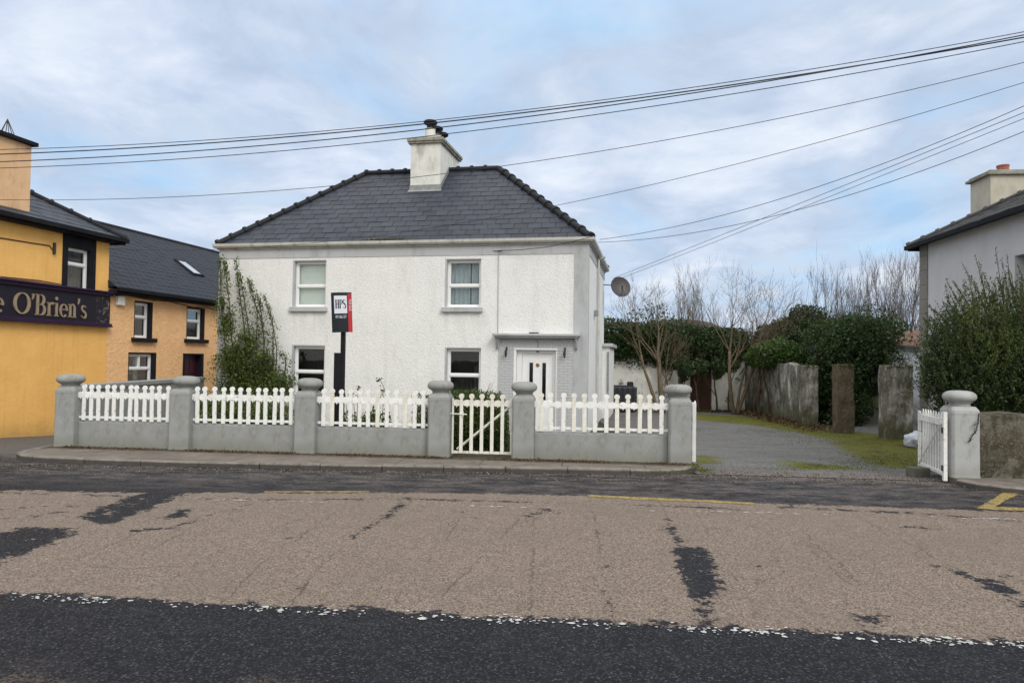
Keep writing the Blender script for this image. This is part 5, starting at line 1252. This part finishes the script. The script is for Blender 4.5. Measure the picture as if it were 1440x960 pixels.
# tyre, bag
ty = at(1073,568,26.4); t_ = MB(); t_.lathe([(.20,-.09),(.30,-.10),(.34,-.05),(.34,.05),(.30,.10),(.20,.09)],24)
to = t_.build('old_tyre', M['rubber'], None, (ty.x,26.4,H(9,26)+.33), 0, smooth=True); to.rotation_euler = (1.35,0,.3); tag(to, 'old black tyre leaning against the wall in the corner of the yard', 'tyre')
bg = at(1288,612,16.6); bm = bmesh.new(); bmesh.ops.create_icosphere(bm, subdivisions=4, radius=.24)
from mathutils import noise as mnoise
for v in bm.verts:
    v.co += v.co.normalized()*(mnoise.noise(v.co*7)*.06+mnoise.noise(v.co*18)*.03); v.co.z *= .9; v.co.z = max(v.co.z,-.17)
    if v.co.z > .12: v.co.x *= .7
me = bpy.data.meshes.new('bag'); bm.to_mesh(me); bm.free()
for p in me.polygons: p.use_smooth = True
tag(obj('plastic_bag', me, M['bag'], None, (bg.x,16.6,H(9,16.6)+.17)), 'crumpled white plastic bag lying on the moss behind the open gate', 'bag')
# ------------------------------------------------------------------ vegetation at the back
def ivy_obj(name, blobs, n, size, mat, label, cat, lump=.3, stems=12, group=None, aspect=.8):
    c = np.array([b[:3] for b in blobs]).mean(0); c[2] = 0
    root = empty(name, tuple(c), 0, label, cat, group)
    P = clump_pts(blobs, n, lump, .35, .15)-c
    obj('crown' if cat in ('tree','shrub') else 'foliage', leaf_mesh('foliage', P, size, aspect), M[mat], root)
    mb = MB()
    for i in range(stems):
        b = blobs[i%len(blobs)]; p = Vector((b[0]-c[0]+random.uniform(-.5,.5)*b[3], b[1]-c[1], -.4)); grow(mb, p, Vector((random.uniform(-.2,.2),0,1)), max(.5,(b[2]+.4)*.8), .05, 2, .6)
    mb.build('trunk' if cat == 'tree' else 'stems', M['stem'], root); return root
def blob_px(px, py, Y, rx, rz, ry=.8): c = at(px,py,Y); return (c.x,c.y,c.z,rx,ry,rz)
bl = [blob_px(x, y, 28.3+random.uniform(-.15,.3), rx, rz, .7) for x,y,rx,rz in ((850,476,1.3,.7),(885,474,1.2,.65),(912,487,1.3,.8),(945,484,1.3,.75),(975,490,1.2,.8),(1010,488,1.3,.85),(860,489,1.2,.55),(890,490,1.2,.5),(925,492,1.1,.5),(955,498,1.0,.6),(985,502,1.0,.6),(1015,494,1.0,.5),(1045,488,1.2,.5),(958,480,1.6,.5),(1000,476,1.4,.5))]
ivy_obj('ivy_bank', bl, 60000, .095, 'ivy', 'long bank of dark ivy hanging over the whitewashed wall', 'ivy')
bl = [blob_px(x, y, 27.3, rx, rz, .6) for x,y,rx,rz in ((1008,520,.15,.3),(960,525,.15,.4),(945,512,.25,.2),(988,517,.45,.24),(1026,514,.2,.22))]
ivy_obj('trailing_ivy', bl, 4500, .085, 'ivy', 'ivy trails hanging down round the rusty plank door', 'ivy', .5, 5)
bl = [blob_px(x, y, 25.2+random.uniform(-.4,.8), rx, rz, .8) for x,y,rx,rz in ((1078,499,.55,.36),(1092,494,.7,.42),(1108,500,.65,.38),(1122,507,.4,.28),(1064,504,.35,.25))]
ivy_obj('pale_ivy', bl, 13000, .09, 'ivylight', 'brighter green ivy heap on top of the streaky yard wall', 'ivy', .4, 5)
bl = [blob_px(x, y, 27.5+random.uniform(-.5,1), rx, rz, 1.1) for x,y,rx,rz in ((1125,478,1.0,.95),(1105,472,.7,.7),(1130,448,.55,.5),(1150,470,1.1,.8),(1138,505,1.2,.9),(1085,478,.6,.6))]
ivy_obj('evergreen_tree', bl, 26000, .09, 'evergreen', 'dark evergreen tree rising behind the corner of the yard wall', 'tree', .45, 4)
bl = [blob_px(x, y, 23.1+random.uniform(-.3,.4), rx, rz, .9) for x,y,rx,rz in ((1185,480,.95,.7),(1213,477,1.0,.65),(1226,484,.5,.55),(1212,500,.5,.6),(1175,500,.9,.9),(1210,505,1.1,.9),(1224,498,.4,.5),(1178,540,.8,.9),(1196,540,.6,.8),(1165,560,.6,.7),(1172,458,.35,.2),(1200,455,.45,.22),(1224,460,.3,.2),(1150,585,.35,.3),(1222,520,.18,.9),(1195,575,.7,.5))]
ivy_obj('ivy_mound', bl, 44000, .085, 'ivy', 'great dome of dark ivy swallowing the wall behind the stone posts', 'ivy', .6, 7)
bl = [blob_px(x, y, 22.3, rx, rz, .5) for x,y,rx,rz in ((1165,600,.5,.18),(1190,590,.5,.25))]
ivy_obj('low_undergrowth', bl, 1500, .09, 'evergreen', 'dark undergrowth on the ground in the gap between the two left posts', 'undergrowth', .4, 3)
# bare trees
b = at(929,560,26.6); b.z = H(b.x,b.y)
bare_tree('bare_tree', b, [(-.02,0,2.3,.12,0.05),(-.28,.1,2.3,.075,-.1),(.25,.2,1.6,.045,.05)], 'bare leafless tree with a leaning second stem, nearest the white house', depth=4, group='bare trees in the yard', spread=.85, upb=.09, kids=(2,4), fan=.95, brl=.58)
b = at(1034,574,26.2); b.z = H(b.x,b.y)
bare_tree('bare_tree', b, [(-.12,0,2.4,.09,-.03),(.45,0,2.5,.08,.06),(.05,.2,2.4,.055,.05)], 'bare leafless tree with forked stems before the plank door, left of the streaky wall', depth=4, group='bare trees in the yard', spread=.85, upb=.09, kids=(2,4), fan=.95, brl=.58)
def thick(name, px, pytop, Y, label, group, stems, depth=4, mat='barkgrey', w=.25):
    b = at(px, 520, Y); b.z = -.3; h = at(px,pytop,Y).z+.3
    st = [(random.uniform(-w,w),random.uniform(-w,w),h*.5*random.uniform(.85,1.05),.075,random.uniform(-.3,.3)) for _ in range(stems)]
    return bare_tree(name, b, st, label, 'tree', group, mat, depth, upb=.2, spread=.42)
lb = 'leafless grey tree behind the ivy bank between the two bare yard trees'
for px, py in ((945,392),(980,398),(1005,385)): thick('bare_tree', px, py+8, 34+random.uniform(-1,2), lb, 'bare trees behind the ivy bank', 3, 4, 'bark')
thick('bare_tree', 1080, 440, 33, 'small rounded leafless tree just left of the dark evergreen', None, 3)
lb2 = 'leafless grey tree in the thicket beyond the ivy mound beside the grey house'
for px, py in ((1160,412),(1182,394),(1205,396),(1228,390),(1252,398),(1274,382),(1292,372),(1312,380)): thick('bare_tree', px, py, 34+random.uniform(-1,3), lb2, 'bare trees beyond the ivy mound', 4, 4)
# ------------------------------------------------------------------ garden planting
# climber on the house's left corner
rc = HO+ax*1.1-Vector((math.sin(HT),math.cos(HT),0))*.5
cl = empty('climbing_shrub', (rc.x,rc.y,HB), -HT, 'tall leafy green climber with bare whips spreading up the left end of the white house', 'climber')
pts = []; stm = MB()
def lp(px, py, yl=-.4): q = hp(px,py,yl); return Vector((q.x-1.1, q.y+.5, q.z))
strands = [((330,550),(318,500),(312,440),(310,400),(309,362),1.3),((335,550),(325,470),(322,420),(318,385),(316,365),1.2),((345,550),(345,470),(338,420),(334,390),(332,362),.7),((350,550),(352,480),(345,430),(340,400),(337,385),.6),((360,550),(360,490),(362,440),(355,410),(350,392),.7),((370,550),(372,500),(370,460),(366,430),(362,415),.6),((380,550),(384,500),(384,460),(377,435),(371,413),.4),((375,550),(388,520),(389,490),(382,445),(376,428),.3),((365,545),(372,480),(366,445),(352,410),(350,392),.3),((395,550),(401,520),(402,505),(399,497),(394,497),.25)]
for s_ in strands:
    P = [lp(*q, yl=-.35+random.uniform(-.1,.1)) for q in s_[:5]]; stm.tube(P, [.022,.018,.013,.009,.005], 5)
    for i in range(4):
        m_ = int(210*s_[5]*(1.1 if i < 2 else .8))
        for k in range(m_):
            t = random.random(); c = P[i].lerp(P[i+1], t); w_ = (.15,.10,.05,.025)[i]
            pts.append((c.x+random.gauss(0,w_), c.y+random.gauss(0,.06), c.z+random.gauss(0,.05)))
for (px,py,rx,rz,n_) in ((330,545,.75,.55,1500),(325,505,.5,.55,1300),(318,455,.26,.5,500),(348,482,.4,.45,800),(345,520,.8,.6,1700),(375,530,.7,.6,1500),(372,505,.3,.35,350),(388,545,.45,.35,700),(398,540,.25,.4,350),(312,430,.12,.5,150)):
    c = lp(px,py,-.45); q = clump_pts([(c.x,c.y,c.z,rx*.85,.3,rz*.8)], int(n_*1.9), .6, .6, .4); pts += q.tolist()
obj('foliage', leaf_mesh('foliage', pts, .056, .65), M['climber'], cl); stm.build('stems', M['stem'], cl)
# low shrub/hedge behind fence panels
def bush(name, blobs, n, size, mat, label, cat='shrub', lump=.2, stems=8):
    return ivy_obj(name, blobs, n, size, mat, label, cat, lump, stems)
def gb(px, Y, ztop, rx, ry=.45, rz=.5): p = at(px,560,Y); return (p.x,Y,ztop-rz,rx,ry,rz)
bush('garden_shrub', [gb(608,13.0,.96,.35),gb(640,13.0,1.05,.42),gb(665,12.95,1.02,.42),gb(688,12.9,.99,.34),gb(700,12.85,.93,.2),gb(650,13.0,.6,.6,.45,.6),gb(690,12.95,.6,.45,.4,.6),gb(615,13.0,.6,.4,.45,.6)], 70000, .030, 'boxhedge', 'rounded olive green shrub behind the garden gate under the lower right window', lump=.08)
bush('garden_shrub', [gb(300,14.6,.75,.7,.5,.5),gb(330,14.6,.8,.7,.5,.6),gb(365,14.3,.75,.6,.5,.6),gb(395,14.2,.68,.4,.5,.5)], 24000, .042, 'climber', 'dense green undergrowth seen through the pickets below the climber')
bush('garden_shrub', [gb(500,13.3,.55,.25,.2,.4),gb(515,13.5,.62,.3,.3,.4),gb(532,13.5,.6,.3,.25,.4)], 1500, .06, 'ivylight', 'small bright green plant behind the stained picket panel')
# thin weedy stems above fence at sign
ws = empty('weedy_plant', (at(520,560,13.0).x,13.0,-.2), 0, 'thin straggly stems poking above the stained picket panel right of the sale sign', 'plant')
mb = MB(); o = Vector((at(520,560,13.0).x,13.0,-.2)); lv = []
for seq in (((545,600),(543,560),(540,545),(533,531)),((488,590),(486,560),(484,545)),((502,600),(503,560),(504,543)),((500,600),(497,560),(494,552)),((585,600),(588,570),(590,552)),((538,590),(539,560),(538,548))):
    P = [at(a,b,13.0)-o for a,b in seq]; mb.tube(P, .005, 4)
    for _ in range(14):
        c = P[-1]+Vector((random.gauss(0,.03),random.gauss(0,.03),-abs(random.gauss(0,.06)))); lv.append(tuple(c))
mb.build('stems', M['stem'], ws); obj('foliage', leaf_mesh('foliage', lv, .05), M['evergreen'], ws)
# weeds, fallen leaves, grass tufts (uncountable)
fp_ = []
for _ in range(5200):
    x = random.uniform(-7.6,2.9); base = 11.42-.0+abs(random.gauss(0,.07))*-1; cl_ = math.sin(x*2.3)+math.sin(x*5.1+2)+random.gauss(0,.8)
    if cl_ < -.2: continue
    fp_.append((x, base-.1*x-random.uniform(0,.06), .008+abs(random.gauss(0,.01))))
tag(obj('fallen_leaves', leaf_mesh('fallen_leaves', fp_, .030, .6, 0), M['deadleaf']), 'brown fallen leaves and litter along the foot of the front wall', 'leaf litter', kind='stuff')
gr_ = []
for _ in range(2600):
    x = random.uniform(-8,3.5); d_ = abs(random.gauss(0,.10)) if random.random() < .6 else abs(random.gauss(0,.5)); gr_.append((x, 10.57+.035*max(0,-3-x)-d_, -.075))
for _ in range(1200):
    x = random.uniform(2.9,6.6); gr_.append((x, 10.95-.1*x+random.gauss(0,.28), -.072))
for _ in range(700):
    x = random.uniform(6.6,11); gr_.append((x, 9.25-.1*(x-7)-abs(random.gauss(0,.12)), -.075))
tag(obj('gutter_grit', leaf_mesh('gutter_grit', gr_, .022, .8, 0), leafmat('pale_grit', (.05,.042,.036), (.12,.10,.085), (.26,.23,.2), 0., .9)), 'loose grit and leaf litter gathered along the kerb and the driveway mouth', 'grit', kind='stuff')
gp_ = []
for (px,py,sx_,sy_,n_) in ((985,655,10,3,260),(1150,660,32,3,500),(1240,645,40,9,900),(1300,660,12,5,300),(1120,597,60,2,500),(1210,610,60,4,800),(1060,583,40,2,300),(690,637,35,.8,60),(560,634,120,.8,160),(1320,676,12,1,60),(1400,672,30,.8,80),(940,664,25,1.2,120),(1150,600,40,3,400)):
    for _ in range(n_):
        c = G(random.gauss(px,sx_), random.gauss(py,sy_), -.15 if py < 650 or px > 1000 else 0.)
        if c.y > 27.9 or c.y < 9: continue
        z = H(c.x,c.y)+.02 if not (c.y+.1*c.x < 12 and c.x < 2.9) else .015
        gp_.append((c.x,c.y,z))
tag(obj('grass_tufts', leaf_mesh('grass_tufts', gp_, .038, .25, 1.5), M['grassblade']), 'short mossy grass tufts along the driveway edges', 'grass', kind='stuff')
dp = [(random.uniform(8.3,9.4)+random.gauss(0,.1), random.uniform(20,27), 0) for _ in range(1400)]
dp = [(x,y,H(x,y)+.03+abs(random.gauss(0,.06))) for x,y,_ in dp]+[(x_,y_,H(x_,y_)+.04) for x_,y_ in [(random.uniform(6.2,9.5),random.gauss(27.6,.25)) for _ in range(900)]]
tag(obj('dead_undergrowth', leaf_mesh('dead_undergrowth', dp, .09, .5, .4), M['deadleaf']), 'brown dead undergrowth at the foot of the yard walls', 'undergrowth', kind='stuff')
# ------------------------------------------------------------------ utility poles and overhead cables
PR = Vector((10.6,9.75,0)); PLF = Vector((-12.6,13.2,0))
def pole(base, h, label):
    r = empty('utility_pole', base, 0, label, 'pole', 'wooden utility poles'); MB().tube([(0,0,-.3),(0,0,h)],[.14,.10],12).build('shaft', M['wood_pole'], r, smooth=True)
    MB().box((-.5,-.05,h-.6),(.5,.05,h-.5)).build('crossarm', M['wood_pole'], r)
pole(PR, 7.3, 'wooden utility pole on the pavement past the right edge of the picture'); pole(PLF, 5.5, 'wooden utility pole beside the pub past the left edge of the picture')
def cable(A, B, ctrl, r, label, straight=False):
    """A, B plan positions; the height is a parabola fitted through sightings in the photo"""
    A = Vector((A[0],A[1],0)); B = Vector((B[0],B[1],0)); u = (B-A); L = u.length; u.normalize(); nrm = Vector((-u.y,u.x,0)); S = []; Zs = []
    for px, py in ctrl:
        d = ray(px,py); t = (A-EYE).dot(nrm)/d.dot(nrm); P = EYE+d*t; S.append((P-A).dot(u)/L); Zs.append(P.z)
    c = np.polyfit(S, Zs, 2 if len(ctrl) > 2 else 1)
    if len(ctrl) > 2 and c[0] < 0: c = np.polyfit(S, Zs, 1)
    pts = [A+u*(L*t)+Vector((0,0,float(np.polyval(c,t)))) for t in np.linspace(0,1,60)]
    o = MB().tube(pts, r, 6).build('overhead_cable', M['cable'], smooth=True)
    return tag(o, label, 'cable', 'overhead cables')
l2, r2 = (PLF.x,PLF.y), (PR.x,PR.y)
cable(l2, r2, [(45,210),(280,197),(590,171),(720,156),(1140,101),(1440,43)], .006, 'topmost thin cable of the bundle passing over the chimney')
cable(l2, r2, [(45,216),(280,201),(590,175),(720,161),(1140,104),(1440,52)], .010, 'thickest cable, second from the top over the chimney')
cable((l2[0],l2[1]-.15), r2, [(45,226),(280,211),(590,184),(720,167),(1140,103),(1440,50)], .0085, 'third cable down at the chimney, meeting the bundle at the right')
cable((l2[0],l2[1]+.1), r2, [(45,235),(280,221),(570,196),(720,178),(1140,112),(1440,60)], .0065, 'fourth cable down, just below the bundle over the chimney')
cable((l2[0],l2[1]+.2), r2, [(0,281),(280,275),(450,263),(577,250),(705,234),(1440,88)], .005, 'thin cable crossing low over the house ridge')
pc = at(150,349,20.3)
cable((pc.x,pc.y), r2, [(170,350),(300,353),(560,322),(667,311),(785,291),(880,270),(1440,115)], .005, 'thin cable crossing the middle of the slate roof from the pub corner')
hc = HO+ax*(W+.3)-Vector((math.sin(HT),math.cos(HT),0))*.3
cable((hc.x,hc.y), r2, [(845,337),(1080,283),(1200,245),(1280,220),(1440,147)], .006, 'cable from the right eaves corner of the house, upper of the pair')
cable((hc.x,hc.y+.3), r2, [(845,341),(1000,322),(1140,289),(1280,250),(1440,183)], .006, 'cable from the right eaves corner of the house, lower and flattest one')
rr_ = at(862,392,25.3)
cable((rr_.x,rr_.y), r2, [(862,391),(955,355),(1030,325),(1245,235),(1440,160)], .006, 'cable from the rear eaves of the house, upper of the crossing pair')
cable((rr_.x+.2,rr_.y), r2, [(870,393),(970,352),(1080,311),(1280,235),(1440,164)], .0055, 'cable from the rear eaves of the house, lower of the crossing pair')
# service wire along the facade frieze
q0 = HO+ax*8.12-Vector((math.sin(HT),math.cos(HT),0))*.05; q0.z = 4.44; q1 = HO+ax*(W+.2)-Vector((math.sin(HT),math.cos(HT),0))*.42; q1.z = 4.72
mid = q0.lerp(q1,.5); mid.z -= .10
s_ = MB().tube([q0, q0.lerp(mid,.5)-Vector((0,0,.02)), mid, mid.lerp(q1,.5)-Vector((0,0,.02)), q1], .009, 5).build('service_wire', M['cable']); tag(s_, 'short black wire slung across the grey frieze above the front door', 'wire')
# ------------------------------------------------------------------ world and light
SUN_EL, SUN_AZ = math.radians(40), math.radians(150)     # azimuth clockwise from +Y: behind the camera, to the right
world = bpy.data.worlds.new('World'); scene.world = world; world.use_nodes = True
nt = world.node_tree; nt.nodes.clear(); L_ = nt.links.new
out = nt.nodes.new('ShaderNodeOutputWorld'); bgd = nt.nodes.new('ShaderNodeBackground'); bgd.inputs[1].default_value = .10
sky = nt.nodes.new('ShaderNodeTexSky'); sky.sky_type = 'NISHITA'; sky.sun_disc = False; sky.sun_elevation = SUN_EL; sky.sun_rotation = SUN_AZ; sky.air_density = 1.; sky.dust_density = .6; sky.ozone_density = 1.5
tc = nt.nodes.new('ShaderNodeTexCoord'); sep = nt.nodes.new('ShaderNodeSeparateXYZ'); L_(tc.outputs['Generated'], sep.inputs[0])
def wm(op, a, b=None, clamp=False):
    n = nt.nodes.new('ShaderNodeMath'); n.operation = op; n.use_clamp = clamp
    for i, v in enumerate((a,b)):
        if v is None: continue
        if isinstance(v, bpy.types.NodeSocket): L_(v, n.inputs[i])
        else: n.inputs[i].default_value = v
    return n.outputs[0]
zz_ = wm('ADD', wm('MAXIMUM', sep.outputs[2], 0.), .22)
cmb = nt.nodes.new('ShaderNodeCombineXYZ'); L_(wm('DIVIDE', sep.outputs[0], zz_), cmb.inputs[0]); L_(wm('DIVIDE', sep.outputs[1], zz_), cmb.inputs[1])
def wn(scale, det, rough, loc=(0,0,0), sc=(1,1,1)):
    mp = nt.nodes.new('ShaderNodeMapping'); L_(cmb.outputs[0], mp.inputs[0]); mp.inputs['Location'].default_value = loc; mp.inputs['Scale'].default_value = sc
    n = nt.nodes.new('ShaderNodeTexNoise'); L_(mp.outputs[0], n.inputs['Vector']); n.inputs['Scale'].default_value = scale; n.inputs['Detail'].default_value = det; n.inputs['Roughness'].default_value = rough; n.inputs['Distortion'].default_value = .4
    return n.outputs['Fac']
def wramp(f, *st):
    r = nt.nodes.new('ShaderNodeValToRGB'); L_(f, r.inputs[0]); e = r.color_ramp.elements
    while len(e) < len(st): e.new(.5)
    for k, (p, c) in enumerate(st): e[k].position = p; e[k].color = (*c,1)
    return r.outputs[0]
def wmix(f, a, b, mode='MIX'):
    n = nt.nodes.new('ShaderNodeMix'); n.data_type = 'RGBA'; n.blend_type = mode
    for i, v in ((0,f),(6,a),(7,b)):
        if isinstance(v, bpy.types.NodeSocket): L_(v, n.inputs[i])
        else: n.inputs[i].default_value = v if not isinstance(v, tuple) else (*v,1)
    return n.outputs[2]
K = 1.0
n1 = wn(1.5, 9, .6, (3.1,1.7,0)); n2 = wn(3.4, 8, .6, (.4,2.2,0), (1,.8,1))
c1 = wramp(n1, (.32,(.47,.69,.94)), (.42,(.55,.70,.89)), (.49,(.58,.68,.83)), (.57,(.70,.78,.92)), (.68,(.84,.90,.98)))
c2 = wramp(n2, (.36,(.87,.90,.94)), (.50,(.97,.98,1)), (.64,(1.06,1.05,1.03)))
cl_ = wmix(1., c1, c2, 'MULTIPLY')
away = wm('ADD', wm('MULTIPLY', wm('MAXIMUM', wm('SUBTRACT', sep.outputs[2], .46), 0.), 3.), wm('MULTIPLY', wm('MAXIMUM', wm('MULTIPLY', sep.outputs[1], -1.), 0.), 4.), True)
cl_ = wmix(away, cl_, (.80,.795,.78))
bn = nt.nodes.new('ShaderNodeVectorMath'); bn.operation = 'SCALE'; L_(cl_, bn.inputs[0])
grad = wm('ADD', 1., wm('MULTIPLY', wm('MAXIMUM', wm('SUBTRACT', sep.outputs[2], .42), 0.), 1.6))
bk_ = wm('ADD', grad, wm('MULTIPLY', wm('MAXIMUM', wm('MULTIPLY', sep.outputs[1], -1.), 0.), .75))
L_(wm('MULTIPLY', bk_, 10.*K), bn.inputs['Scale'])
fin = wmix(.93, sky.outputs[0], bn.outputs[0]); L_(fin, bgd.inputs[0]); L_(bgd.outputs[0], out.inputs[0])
sl_ = bpy.data.lights.new('sun','SUN'); sl_.energy = 1.5; sl_.angle = math.radians(25); sl_.color = (1.,.98,.945)
so_ = bpy.data.objects.new('sun', sl_); COL.objects.link(so_)
sd_ = Vector((math.sin(SUN_AZ)*math.cos(SUN_EL), math.cos(SUN_AZ)*math.cos(SUN_EL), math.sin(SUN_EL))); so_.rotation_euler = sd_.to_track_quat('Z','Y').to_euler(); so_.location = (0,-5,20)
vs = scene.view_settings; vs.view_transform = 'Standard'; vs.look = 'None'; vs.exposure = .06; vs.gamma = 1; vs.use_curve_mapping = False
scene.render.engine = 'CYCLES'; scene.cycles.max_bounces = 6; scene.cycles.transparent_max_bounces = 12
